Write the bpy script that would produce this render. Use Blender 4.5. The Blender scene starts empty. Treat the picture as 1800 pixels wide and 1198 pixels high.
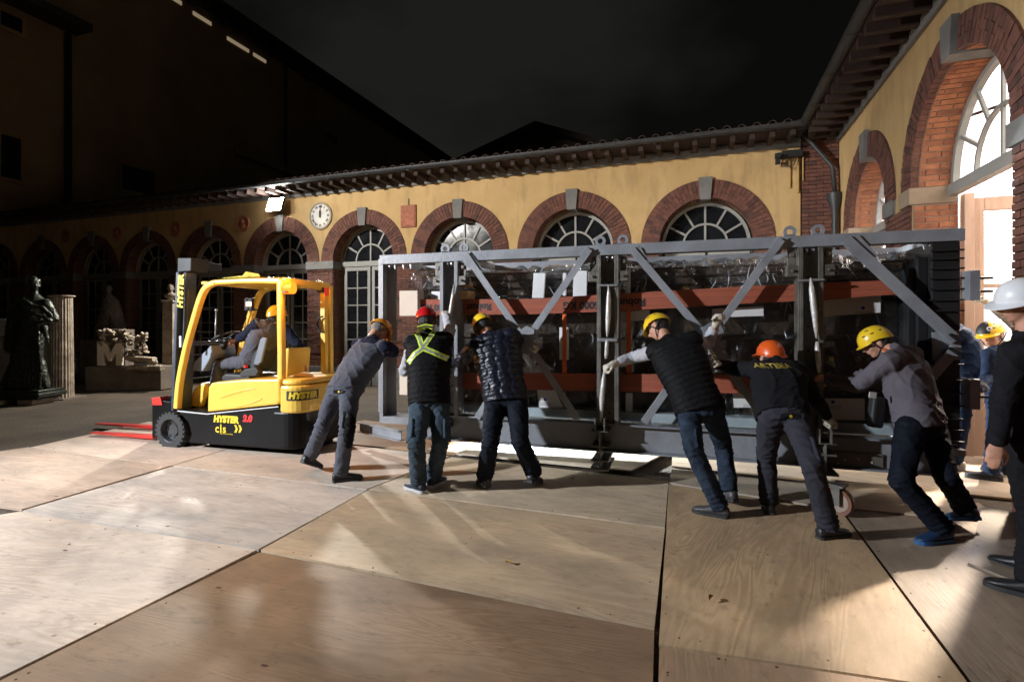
import bpy, bmesh, math, random
import numpy as np
from mathutils import Vector, Matrix, Quaternion
from mathutils.bvhtree import BVHTree
random.seed(7)
sc = bpy.context.scene
col = sc.collection
R = math.radians

# ------------------------------------------------------------------ camera
F, CX, HY, CH = 925.0, 900.0, 573.0, 1.55          # focal length and horizon measured on the 1800 px wide photograph
cam = bpy.data.objects.new('camera', bpy.data.cameras.new('camera'))
col.objects.link(cam)
cam.location = (0, 0, CH)
cam.rotation_euler = (R(90), 0, 0)
cam.data.sensor_width = 36
cam.data.lens = 36 * F / 1800
cam.data.shift_y = -26 / 1800
cam.data.clip_start = .05
cam.data.clip_end = 500
sc.camera = cam
# ------------------------------------------------------------------ night sky
w = bpy.data.worlds.new('World'); sc.world = w; w.use_nodes = True
nt = w.node_tree
bg = nt.nodes['Background']
tc = nt.nodes.new('ShaderNodeTexCoord'); mp = nt.nodes.new('ShaderNodeMapping'); mp.inputs['Scale'].default_value = (1, 1, 1.8); mp.inputs['Location'].default_value = (.55, 0, .2)
nz = nt.nodes.new('ShaderNodeTexNoise'); nz.inputs['Scale'].default_value = 1.5; nz.inputs['Detail'].default_value = 5; nz.inputs['Roughness'].default_value = .5
cr = nt.nodes.new('ShaderNodeValToRGB')
cr.color_ramp.elements[0].position = .44; cr.color_ramp.elements[0].color = (.0032, .0033, .003, 1)
cr.color_ramp.elements[1].position = .62; cr.color_ramp.elements[1].color = (.0118, .0120, .0105, 1)
nt.links.new(tc.outputs['Generated'], mp.inputs[0]); nt.links.new(mp.outputs[0], nz.inputs['Vector'])
nt.links.new(nz.outputs['Fac'], cr.inputs[0]); nt.links.new(cr.outputs[0], bg.inputs['Color'])
bg.inputs['Strength'].default_value = 1.0
sc.view_settings.view_transform = 'Standard'; sc.view_settings.look = 'None'
sc.view_settings.exposure = 0.0; sc.view_settings.gamma = 1; sc.view_settings.use_curve_mapping = False
sc.cycles.max_bounces = 6; sc.cycles.diffuse_bounces = 3; sc.cycles.glossy_bounces = 3; sc.cycles.transparent_max_bounces = 12
sc.cycles.sample_clamp_indirect = 4; sc.cycles.use_denoising = True
sc.cycles.caustics_reflective = False; sc.cycles.caustics_refractive = False

def lamp(name, kind, loc, aim, power, colour, size=.3, spot=80, blend=.4, size_y=None):
    d = bpy.data.lights.new(name, kind); d.energy = power; d.color = colour
    if kind == 'AREA':
        d.size = size
        if size_y: d.shape = 'RECTANGLE'; d.size_y = size_y
    else:
        d.shadow_soft_size = size
    if kind == 'SPOT': d.spot_size = R(spot); d.spot_blend = blend
    o = bpy.data.objects.new(name, d); col.objects.link(o); o.location = loc
    if aim is not None:
        o.rotation_euler = (Vector(aim) - Vector(loc)).to_track_quat('-Z', 'Y').to_euler()
    return o
# floodlights on the neighbouring building, left of the frame: one on the yard, one on the facade
lamp('courtyard_floodlight', 'SPOT', (-9.8, 1.9, 4.1), (-1.9, 4.5, .0), 7200, (.88, .93, 1.0), .12, 72, .75)
lamp('facade_floodlight', 'SPOT', (-11.5, 3.0, 7.2), (-.6, 12.2, 5.0), 9800, (1.0, .96, .90), .16, 51, .55)
# work light standing behind the steel frame
lamp('work_light', 'SPOT', (.1, 8.5, 1.0), (1.2, 5.0, 0), 4200, (.90, .97, 1.0), .06, 96, .5)

# ------------------------------------------------------------------ places
def at(px, py, Z): return Vector(((px - CX) / F * Z, Z, CH - (py - HY) / F * Z))
def gp(px, py, z=0.0):
    Z = F * (CH - z) / (py - HY)
    return Vector(((px - CX) / F * Z, Z, z))
class Place:
    """a local frame: x along, y across, z up"""
    def __init__(s, o, ang):
        s.o = Vector(o); s.ang = ang
        s.m = Matrix.Translation(s.o) @ Matrix.Rotation(ang, 4, 'Z'); s.i = s.m.inverted()
    def pix(s, px, py, y=0.0):
        c = s.i @ Vector((0, 0, CH)); d = (s.i.to_3x3() @ Vector(((px - CX) / F, 1, -(py - HY) / F)))
        t = (y - c.y) / d.y; p = c + d * t
        return p.x, p.z
    def loc(s, p): return s.i @ Vector(p)

# ------------------------------------------------------------------ materials
MATS = {}
def mat(name, c, rough=.6, metal=0, bump=0, scale=8, var=0, var_scale=3, emit=None, spec=.5, coat=0, stretch=None, c2=None, detail=4, alpha=None, cut=None):
    if name in MATS: return MATS[name]
    m = bpy.data.materials.new(name); m.use_nodes = True; n = m.node_tree; b = n.nodes['Principled BSDF']
    b.inputs['Base Color'].default_value = (*c, 1); b.inputs['Roughness'].default_value = rough; b.inputs['Metallic'].default_value = metal
    b.inputs['Specular IOR Level'].default_value = spec
    if coat: b.inputs['Coat Weight'].default_value = coat; b.inputs['Coat Roughness'].default_value = .08
    if emit: b.inputs['Emission Color'].default_value = (*emit[0], 1); b.inputs['Emission Strength'].default_value = emit[1]
    if var or bump or c2:
        t = n.nodes.new('ShaderNodeTexCoord'); mpn = n.nodes.new('ShaderNodeMapping'); n.links.new(t.outputs['Object'], mpn.inputs[0])
        if stretch: mpn.inputs['Scale'].default_value = stretch
    if var or c2:
        z = n.nodes.new('ShaderNodeTexNoise'); z.inputs['Scale'].default_value = var_scale; z.inputs['Detail'].default_value = 6; z.inputs['Roughness'].default_value = .62
        n.links.new(mpn.outputs[0], z.inputs['Vector'])
        r = n.nodes.new('ShaderNodeValToRGB'); lo, hi = cut or (.32, .68)
        r.color_ramp.elements[0].position = lo; r.color_ramp.elements[1].position = hi
        a = c2 or tuple(v * (1 - var) for v in c)
        r.color_ramp.elements[0].color = (*a, 1); r.color_ramp.elements[1].color = (*c, 1) if c2 else (*[min(1, v * (1 + var)) for v in c], 1)
        n.links.new(z.outputs['Fac'], r.inputs[0]); n.links.new(r.outputs[0], b.inputs['Base Color'])
        mr = n.nodes.new('ShaderNodeMapRange'); mr.inputs['To Min'].default_value = max(0, rough - .1); mr.inputs['To Max'].default_value = min(1, rough + .12)
        n.links.new(z.outputs['Fac'], mr.inputs['Value']); n.links.new(mr.outputs[0], b.inputs['Roughness'])
    if bump:
        z2 = n.nodes.new('ShaderNodeTexNoise'); z2.inputs['Scale'].default_value = scale; z2.inputs['Detail'].default_value = detail
        n.links.new(mpn.outputs[0], z2.inputs['Vector'])
        bp = n.nodes.new('ShaderNodeBump'); bp.inputs['Strength'].default_value = bump; bp.inputs['Distance'].default_value = .02
        n.links.new(z2.outputs['Fac'], bp.inputs['Height']); n.links.new(bp.outputs[0], b.inputs['Normal'])
    MATS[name] = m
    return m

def brick_mat(name, c, dark):
    m = bpy.data.materials.new(name); m.use_nodes = True; n = m.node_tree; b = n.nodes['Principled BSDF']; b.inputs['Roughness'].default_value = .85
    a = n.nodes.new('ShaderNodeAttribute'); a.attribute_name = 'tone'
    oi = n.nodes.new('ShaderNodeObjectInfo')
    ad = n.nodes.new('ShaderNodeMath'); ad.operation = 'ADD'; n.links.new(a.outputs['Fac'], ad.inputs[0]); n.links.new(oi.outputs['Random'], ad.inputs[1])
    fr = n.nodes.new('ShaderNodeMath'); fr.operation = 'FRACT'; n.links.new(ad.outputs[0], fr.inputs[0])
    r = n.nodes.new('ShaderNodeValToRGB'); r.color_ramp.elements[0].color = (*dark, 1); r.color_ramp.elements[1].color = (*c, 1)
    r.color_ramp.elements[0].position = .0; e = r.color_ramp.elements.new(.93); e.color = (c[0] * 1.25, c[1] * 1.5, c[2] * 1.6, 1)
    r.color_ramp.elements[-1].position = 1; r.color_ramp.elements[1].position = .5; r.color_ramp.elements[1].color = (*c, 1)
    n.links.new(fr.outputs[0], r.inputs[0])
    t = n.nodes.new('ShaderNodeNewGeometry'); z = n.nodes.new('ShaderNodeTexNoise'); z.inputs['Scale'].default_value = 9; z.inputs['Detail'].default_value = 6
    n.links.new(t.outputs['Position'], z.inputs['Vector'])
    mx = n.nodes.new('ShaderNodeMixRGB'); mx.blend_type = 'MULTIPLY'; mx.inputs[0].default_value = .75
    r2 = n.nodes.new('ShaderNodeValToRGB'); r2.color_ramp.elements[0].position = .3; r2.color_ramp.elements[1].position = .65; r2.color_ramp.elements[0].color = (.45, .42, .42, 1)
    n.links.new(z.outputs['Fac'], r2.inputs[0]); n.links.new(r.outputs[0], mx.inputs[1]); n.links.new(r2.outputs[0], mx.inputs[2])
    n.links.new(mx.outputs[0], b.inputs['Base Color'])
    bp = n.nodes.new('ShaderNodeBump'); bp.inputs['Strength'].default_value = .6; bp.inputs['Distance'].default_value = .01
    z3 = n.nodes.new('ShaderNodeTexNoise'); z3.inputs['Scale'].default_value = 60; n.links.new(t.outputs['Position'], z3.inputs['Vector'])
    n.links.new(z3.outputs['Fac'], bp.inputs['Height']); n.links.new(bp.outputs[0], b.inputs['Normal'])
    MATS[name] = m
    return m

# ------------------------------------------------------------------ mesh building
class MB:
    def __init__(s): s.v = []; s.f = []; s.t = []; s.mi = []; s.tone = 0; s.cm = 0
    def add(s, vs, fs):
        o = len(s.v); s.v += [tuple(v) for v in vs]; s.f += [tuple(i + o for i in f) for f in fs]; s.t += [s.tone] * len(fs); s.mi += [s.cm] * len(fs)
        return s
    def box(s, c, d, rot=None, top=(1, 1), jit=0):
        x, y, z = (k / 2 for k in d); vs = []
        for k, sz in ((-1, (1, 1)), (1, top)):
            for i, j in ((-1, -1), (1, -1), (1, 1), (-1, 1)):
                vs.append(Vector((i * x * sz[0], j * y * sz[1], k * z)) + (Vector([random.uniform(-jit, jit) for _ in range(3)]) if jit else Vector()))
        if rot is not None: vs = [rot @ p for p in vs]
        c = Vector(c)
        return s.add([p + c for p in vs], [(0, 3, 2, 1), (4, 5, 6, 7), (0, 1, 5, 4), (1, 2, 6, 5), (2, 3, 7, 6), (3, 0, 4, 7)])
    def b2(s, p, q): return s.box([(a + b) / 2 for a, b in zip(p, q)], [abs(b - a) for a, b in zip(p, q)])
    def bar(s, p, q, wd, th, up=(0, 0, 1)):
        p, q = Vector(p), Vector(q); d = q - p; L = d.length; d.normalize(); up = Vector(up)
        y = up.cross(d)
        if y.length < 1e-4: y = Vector((0, 1, 0)).cross(d)
        y.normalize(); z = d.cross(y)
        m = Matrix((d, y, z)).transposed()
        return s.box((p + q) / 2, (L, wd, th), m)
    def cyl(s, p, q, r0, r1=None, n=12, caps=True):
        r1 = r0 if r1 is None else r1
        p, q = Vector(p), Vector(q); d = (q - p).normalized(); a = d.orthogonal().normalized(); b = d.cross(a); vs = []
        for c, r in ((p, r0), (q, r1)):
            for i in range(n):
                t = 2 * math.pi * i / n; vs.append(c + (a * math.cos(t) + b * math.sin(t)) * r)
        fs = [(i, (i + 1) % n, n + (i + 1) % n, n + i) for i in range(n)]
        if caps: fs += [tuple(range(n))[::-1], tuple(range(n, 2 * n))]
        return s.add(vs, fs)
    def tube(s, pts, r, n=8, closed=False):
        pts = [Vector(p) for p in pts]; N = len(pts); rs = r if isinstance(r, (list, tuple)) else [r] * N; vs = []; a = None
        for i, p in enumerate(pts):
            d = (pts[(i + 1) % N] - pts[i - 1]) if closed else (pts[min(i + 1, N - 1)] - pts[max(i - 1, 0)])
            d.normalize()
            if a is None: a = d.orthogonal().normalized()
            a = (a - d * a.dot(d)).normalized(); b = d.cross(a)
            for k in range(n):
                t = 2 * math.pi * k / n; vs.append(p + (a * math.cos(t) + b * math.sin(t)) * rs[i])
        fs = []
        for i in range(N if closed else N - 1):
            j = (i + 1) % N
            fs += [(i * n + k, i * n + (k + 1) % n, j * n + (k + 1) % n, j * n + k) for k in range(n)]
        if not closed: fs += [tuple(range(n))[::-1], tuple(range((N - 1) * n, N * n))]
        return s.add(vs, fs)
    def lathe(s, prof, c=(0, 0, 0), n=24, axis=None, ring=False):
        if ring: prof = list(prof) + [prof[0]]
        c = Vector(c); vs = []; m = axis or Matrix.Identity(3)
        for r, z in prof:
            for k in range(n):
                t = 2 * math.pi * k / n; vs.append(c + m @ Vector((r * math.cos(t), r * math.sin(t), z)))
        N = len(prof); fs = [(i * n + k, i * n + (k + 1) % n, (i + 1) * n + (k + 1) % n, (i + 1) * n + k) for i in range(N - 1) for k in range(n)]
        if not ring: fs += [tuple(range(n))[::-1], tuple(range((N - 1) * n, N * n))]
        return s.add(vs, fs)
    def prism(s, out, y0, y1):
        """outline in x,z extruded along y"""
        n = len(out); A = sum(out[i][0] * out[(i + 1) % n][1] - out[(i + 1) % n][0] * out[i][1] for i in range(n))
        if A < 0: out = out[::-1]
        if y0 > y1: y0, y1 = y1, y0
        vs = [(x, y0, z) for x, z in out] + [(x, y1, z) for x, z in out]
        return s.add(vs, [tuple(range(n)), tuple(range(n, 2 * n))[::-1]] + [(i, n + i, n + (i + 1) % n, (i + 1) % n) for i in range(n)])
    def sph(s, c, r, n=12, m=8, rot=None):
        r = r if isinstance(r, (tuple, list, Vector)) else (r, r, r); c = Vector(c); vs = [Vector((0, 0, -r[2]))]
        for i in range(1, m):
            p = math.pi * i / m - math.pi / 2
            for k in range(n):
                t = 2 * math.pi * k / n; vs.append(Vector((r[0] * math.cos(p) * math.cos(t), r[1] * math.cos(p) * math.sin(t), r[2] * math.sin(p))))
        vs.append(Vector((0, 0, r[2])))
        if rot is not None: vs = [rot @ v for v in vs]
        vs = [v + c for v in vs]; fs = [(0, 1 + (k + 1) % n, 1 + k) for k in range(n)]
        for i in range(m - 2):
            fs += [(1 + i * n + k, 1 + i * n + (k + 1) % n, 1 + (i + 1) * n + (k + 1) % n, 1 + (i + 1) * n + k) for k in range(n)]
        L = len(vs) - 1; o = 1 + (m - 2) * n; fs += [(L, o + k, o + (k + 1) % n) for k in range(n)]
        return s.add(vs, fs)
    def cone(s, p, q, r0, r1, n=14):
        """round-ended tapered limb"""
        s.cyl(p, q, r0, r1, n); s.sph(p, r0, n, 8); s.sph(q, r1, n, 8); return s
    def loft(s, st, n=20, pw=2.0):
        """stations: centre, half-width vector, half-depth vector"""
        vs = []
        for c, u, v in st:
            c, u, v = Vector(c), Vector(u), Vector(v)
            for k in range(n):
                t = 2 * math.pi * k / n; ct, st_ = math.cos(t), math.sin(t)
                e = 2 / pw
                vs.append(c + u * math.copysign(abs(ct) ** e, ct) + v * math.copysign(abs(st_) ** e, st_))
        N = len(st); fs = [(i * n + k, i * n + (k + 1) % n, (i + 1) * n + (k + 1) % n, (i + 1) * n + k) for i in range(N - 1) for k in range(n)]
        fs += [tuple(range(n))[::-1], tuple(range((N - 1) * n, N * n))]
        return s.add(vs, fs)
    def mesh(s, name, m):
        me = bpy.data.meshes.new(name); me.from_pydata([tuple(v) for v in s.v], [], s.f)
        for k in (m if isinstance(m, (list, tuple)) else [m]): me.materials.append(k)
        if any(s.mi): me.polygons.foreach_set('material_index', s.mi)
        if any(s.t):
            a = me.attributes.new('tone', 'FLOAT', 'FACE'); a.data.foreach_set('value', s.t)
        bm = bmesh.new(); bm.from_mesh(me); bmesh.ops.recalc_face_normals(bm, faces=bm.faces); bm.to_mesh(me); bm.free()
        return me
    def build(s, name, m, parent=None, smooth=False, bevel=0, kind=None, place=None):
        me = s.mesh(name, m)
        if smooth:
            me.polygons.foreach_set('use_smooth', [True] * len(me.polygons))
            if smooth is not True: me.set_sharp_from_angle(angle=R(smooth))
        o = bpy.data.objects.new(name, me); col.objects.link(o); o.parent = parent
        if place: o.matrix_world = place.m
        if bevel:
            bv = o.modifiers.new('bevel', 'BEVEL'); bv.width = bevel; bv.segments = 2; bv.limit_method = 'ANGLE'; bv.angle_limit = R(40)
        if kind: o['kind'] = kind
        return o
def thing(name, label, cat, place=None, loc=None, rz=0, group=None, kind=None):
    o = bpy.data.objects.new(name, None); col.objects.link(o); o.empty_display_size = .1
    if place: o.matrix_world = place.m
    if loc is not None: o.location = loc; o.rotation_euler = (0, 0, rz)
    o['label'] = label; o['category'] = cat
    if group: o['group'] = group
    if kind: o['kind'] = kind
    return o
def tag(o, label, cat, group=None):
    o['label'] = label; o['category'] = cat
    if group: o['group'] = group
    return o
def inst(me, name, parent, loc=(0, 0, 0), rot=None, scale=None):
    o = bpy.data.objects.new(name, me); col.objects.link(o); o.parent = parent; o.location = loc
    if rot is not None: o.rotation_euler = rot
    if scale is not None: o.scale = scale
    return o
def text_mesh(txt, size, m, bold=.0, align='CENTER', shear=0, space=1, depth=.001):
    cu = bpy.data.curves.new('t', 'FONT'); cu.body = txt; cu.size = size; cu.align_x = align; cu.align_y = 'CENTER'; cu.offset = bold; cu.shear = shear; cu.space_character = space; cu.extrude = depth
    cu.resolution_u = 3
    o = bpy.data.objects.new('t', cu); col.objects.link(o); dg = bpy.context.evaluated_depsgraph_get()
    me = bpy.data.meshes.new_from_object(o.evaluated_get(dg)); bpy.data.objects.remove(o); me.materials.clear(); me.materials.append(m)
    return me

# ------------------------------------------------------------------ palette
STUCCO = mat('yellow_stucco', (.54, .37, .17), .9, bump=.25, scale=60, c2=(.45, .295, .125), var_scale=1.3)
# grime on the stucco: streaks running down from the cornice
def grime(m):
    n = m.node_tree; b = n.nodes['Principled BSDF']; src = b.inputs['Base Color'].links[0].from_socket
    t = n.nodes.new('ShaderNodeTexCoord'); mpn = n.nodes.new('ShaderNodeMapping'); mpn.inputs['Scale'].default_value = (2.2, 2.2, .5)
    z = n.nodes.new('ShaderNodeTexNoise'); z.inputs['Scale'].default_value = 1.6; z.inputs['Detail'].default_value = 7; z.inputs['Roughness'].default_value = .65
    r = n.nodes.new('ShaderNodeValToRGB'); r.color_ramp.elements[0].position = .50; r.color_ramp.elements[1].position = .72
    r.color_ramp.elements[0].color = (0, 0, 0, 1); r.color_ramp.elements[1].color = (.55, .55, .55, 1)
    mx = n.nodes.new('ShaderNodeMixRGB'); mx.inputs[2].default_value = (.22, .15, .07, 1)
    n.links.new(t.outputs['Object'], mpn.inputs[0]); n.links.new(mpn.outputs[0], z.inputs['Vector']); n.links.new(z.outputs['Fac'], r.inputs[0])
    n.links.new(r.outputs[0], mx.inputs[0]); n.links.new(src, mx.inputs[1]); n.links.new(mx.outputs[0], b.inputs['Base Color'])
grime(STUCCO)
STONE = mat('grey_stone', (.15, .148, .14), .8, bump=.3, scale=30, var=.2, var_scale=4)
BRICK2 = brick_mat('lit_brick', (.44, .17, .08), (.28, .10, .05))  # brighter brick for soffit and jamb; the room's light is in its colour
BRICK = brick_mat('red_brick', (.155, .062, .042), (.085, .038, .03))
MORTAR = mat('mortar', (.30, .22, .16), .95, bump=.3, scale=80, var=.15)
DMORTAR = mat('dark_mortar', (.10, .062, .05), .95, bump=.3, scale=80, var=.15)
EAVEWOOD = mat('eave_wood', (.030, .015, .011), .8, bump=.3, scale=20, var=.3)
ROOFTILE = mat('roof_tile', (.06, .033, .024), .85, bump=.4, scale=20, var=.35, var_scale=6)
GUTTER = mat('gutter_metal', (.04, .042, .045), .5, .3, bump=.1, var=.2)
WHITEPAINT = mat('window_paint', (.27, .27, .25), .5, bump=.12, scale=30, var=.1)
DARKGLASS = mat('dark_window_glass', (.010, .011, .013), .12, var=.2, spec=.35)
BLACK = mat('matt_black', (.012, .012, .013), .6)
GALV = mat('galvanised', (.42, .43, .44), .38, .7, bump=.1, scale=40, var=.15, var_scale=20)
WOOD = mat('raw_wood', (.55, .36, .19), .7, bump=.2, scale=12, var=.2, var_scale=4, stretch=(1, 8, 8))
# ================================================================== ground
def ground_mat():
    m = bpy.data.materials.new('courtyard_ground'); m.use_nodes = True; n = m.node_tree; b = n.nodes['Principled BSDF']; b.inputs['Roughness'].default_value = .9
    t = n.nodes.new('ShaderNodeTexCoord'); z = n.nodes.new('ShaderNodeTexNoise'); z.inputs['Scale'].default_value = .9; z.inputs['Detail'].default_value = 9; z.inputs['Roughness'].default_value = .7
    n.links.new(t.outputs['Object'], z.inputs['Vector']); r = n.nodes.new('ShaderNodeValToRGB')
    r.color_ramp.elements[0].position = .35; r.color_ramp.elements[1].position = .7
    r.color_ramp.elements[0].color = (.035, .024, .015, 1); r.color_ramp.elements[1].color = (.10, .072, .045, 1)
    n.links.new(z.outputs['Fac'], r.inputs[0]); n.links.new(r.outputs[0], b.inputs['Base Color'])
    z2 = n.nodes.new('ShaderNodeTexNoise'); z2.inputs['Scale'].default_value = 26; z2.inputs['Detail'].default_value = 5; n.links.new(t.outputs['Object'], z2.inputs['Vector'])
    bp = n.nodes.new('ShaderNodeBump'); bp.inputs['Strength'].default_value = .8; bp.inputs['Distance'].default_value = .02
    n.links.new(z2.outputs['Fac'], bp.inputs['Height']); n.links.new(bp.outputs[0], b.inputs['Normal'])
    return m
g = MB(); N = 60
def gx(i): return -90 + 180 * i / N
gv = [(gx(i), -30 + 150 * j / N, 0) for j in range(N + 1) for i in range(N + 1)]
g.add(gv, [(j * (N + 1) + i, j * (N + 1) + i + 1, (j + 1) * (N + 1) + i + 1, (j + 1) * (N + 1) + i) for j in range(N) for i in range(N)])
g.build('ground', ground_mat(), kind='structure')

# ------------------------------------------------------------------ plywood floor
def ply_mat():
    m = bpy.data.materials.new('plywood'); m.use_nodes = True; n = m.node_tree; b = n.nodes['Principled BSDF']
    L = n.links.new
    def nd(t, **k):
        q = n.nodes.new(t)
        for a, v in k.items():
            if a in q.inputs: q.inputs[a].default_value = v
            else: setattr(q, a, v)
        return q
    t = nd('ShaderNodeTexCoord'); oi = nd('ShaderNodeObjectInfo')
    off = nd('ShaderNodeVectorMath', operation='SCALE'); L(oi.outputs['Random'], off.inputs[3]); off.inputs[0].default_value = (37, 19, 11)
    ad = nd('ShaderNodeVectorMath', operation='ADD'); L(t.outputs['Object'], ad.inputs[0]); L(off.outputs[0], ad.inputs[1])
    mpn = nd('ShaderNodeMapping'); mpn.inputs['Scale'].default_value = (.32, 2.6, 1); L(ad.outputs[0], mpn.inputs[0])
    z = nd('ShaderNodeTexNoise'); z.inputs['Scale'].default_value = 1.3; z.inputs['Detail'].default_value = 2.5; z.inputs['Roughness'].default_value = .55; z.inputs['Distortion'].default_value = .5; L(mpn.outputs[0], z.inputs['Vector'])
    mu = nd('ShaderNodeMath', operation='MULTIPLY'); mu.inputs[1].default_value = 130; L(z.outputs['Fac'], mu.inputs[0])
    si = nd('ShaderNodeMath', operation='SINE'); L(mu.outputs[0], si.inputs[0])
    gr = nd('ShaderNodeMapRange'); gr.inputs['From Min'].default_value = -1; gr.inputs['To Min'].default_value = 0; gr.inputs['To Max'].default_value = 1; L(si.outputs[0], gr.inputs['Value'])
    # grain only in patches
    zp = nd('ShaderNodeTexNoise'); zp.inputs['Scale'].default_value = .9; L(ad.outputs[0], zp.inputs['Vector'])
    rp = nd('ShaderNodeMapRange'); rp.inputs['From Min'].default_value = .4; rp.inputs['From Max'].default_value = .62; rp.inputs['To Min'].default_value = .12; rp.inputs['To Max'].default_value = .5; L(zp.outputs['Fac'], rp.inputs['Value'])
    gm = nd('ShaderNodeMath', operation='MULTIPLY'); L(gr.outputs[0], gm.inputs[0]); L(rp.outputs[0], gm.inputs[1])
    # fine fibres
    mf = nd('ShaderNodeMapping'); mf.inputs['Scale'].default_value = (3, 60, 1); L(ad.outputs[0], mf.inputs[0])
    zf = nd('ShaderNodeTexNoise'); zf.inputs['Scale'].default_value = 2.2; zf.inputs['Detail'].default_value = 4; L(mf.outputs[0], zf.inputs['Vector'])
    mixf = nd('ShaderNodeMath', operation='MULTIPLY_ADD'); L(zf.outputs['Fac'], mixf.inputs[0]); mixf.inputs[1].default_value = .45; L(gm.outputs[0], mixf.inputs[2])
    ra = nd('ShaderNodeValToRGB'); ra.color_ramp.elements[0].position = .12; ra.color_ramp.elements[1].position = .95
    ra.color_ramp.elements[0].color = (.62, .55, .475, 1); ra.color_ramp.elements[1].color = (.45, .355, .275, 1); L(mixf.outputs[0], ra.inputs[0])
    # blotches of wear and dirt
    zb = nd('ShaderNodeTexNoise'); zb.inputs['Scale'].default_value = 1.7; zb.inputs['Detail'].default_value = 8; zb.inputs['Roughness'].default_value = .68
    mb = nd('ShaderNodeMapping'); mb.inputs['Scale'].default_value = (.7, 1.5, 1); L(ad.outputs[0], mb.inputs[0]); L(mb.outputs[0], zb.inputs['Vector'])
    rb = nd('ShaderNodeValToRGB'); rb.color_ramp.elements[0].position = .40; rb.color_ramp.elements[1].position = .66
    rb.color_ramp.elements[0].color = (0, 0, 0, 1); rb.color_ramp.elements[1].color = (.68, .68, .68, 1); L(zb.outputs['Fac'], rb.inputs[0])
    mx = nd('ShaderNodeMixRGB'); mx.inputs[2].default_value = (.27, .25, .225, 1); L(rb.outputs[0], mx.inputs[0]); L(ra.outputs[0], mx.inputs[1])
    # knots
    vo = nd('ShaderNodeTexVoronoi'); vo.inputs['Scale'].default_value = 1.9; mk = nd('ShaderNodeMapping'); mk.inputs['Scale'].default_value = (1, 1.9, 1); L(ad.outputs[0], mk.inputs[0]); L(mk.outputs[0], vo.inputs['Vector'])
    zk = nd('ShaderNodeMath', operation='MULTIPLY_ADD'); L(zf.outputs['Fac'], zk.inputs[0]); zk.inputs[1].default_value = .05; L(vo.outputs['Distance'], zk.inputs[2])
    rk = nd('ShaderNodeMapRange'); rk.inputs['From Min'].default_value = .052; rk.inputs['From Max'].default_value = .075; rk.inputs['To Min'].default_value = 1; rk.inputs['To Max'].default_value = 0; L(zk.outputs[0], rk.inputs['Value'])
    mk2 = nd('ShaderNodeMixRGB'); mk2.inputs[2].default_value = (.12, .055, .03, 1); L(rk.outputs[0], mk2.inputs[0]); L(mx.outputs[0], mk2.inputs[1])
    # small dark scuffs and grit
    zs = nd('ShaderNodeTexNoise'); zs.inputs['Scale'].default_value = 11; zs.inputs['Detail'].default_value = 7; zs.inputs['Roughness'].default_value = .75; L(mb.outputs[0], zs.inputs['Vector'])
    rs = nd('ShaderNodeMapRange'); rs.inputs['From Min'].default_value = .56; rs.inputs['From Max'].default_value = .78; rs.inputs['To Max'].default_value = .8; L(zs.outputs['Fac'], rs.inputs['Value'])
    mk3 = nd('ShaderNodeMixRGB'); mk3.inputs[2].default_value = (.13, .105, .08, 1); L(rs.outputs[0], mk3.inputs[0]); L(mk2.outputs[0], mk3.inputs[1])
    # each sheet has a tint of its own
    mt = nd('ShaderNodeMixRGB', blend_type='MULTIPLY'); mt.inputs[0].default_value = 1; L(mk3.outputs[0], mt.inputs[1]); L(oi.outputs['Color'], mt.inputs[2])
    L(mt.outputs[0], b.inputs['Base Color'])
    rr = nd('ShaderNodeMapRange'); rr.inputs['To Min'].default_value = .44; rr.inputs['To Max'].default_value = .7; L(zb.outputs['Fac'], rr.inputs['Value']); L(rr.outputs[0], b.inputs['Roughness'])
    bp = nd('ShaderNodeBump'); bp.inputs['Strength'].default_value = .35; bp.inputs['Distance'].default_value = .003; L(mixf.outputs[0], bp.inputs['Height'])
    L(bp.outputs[0], b.inputs['Normal'])
    return m
PLY = ply_mat()
SCREW = mat('screw_hole', (.05, .035, .025), .6)
floor = bpy.data.objects.new('plywood_floor', None); col.objects.link(floor); floor['kind'] = 'structure'
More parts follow.
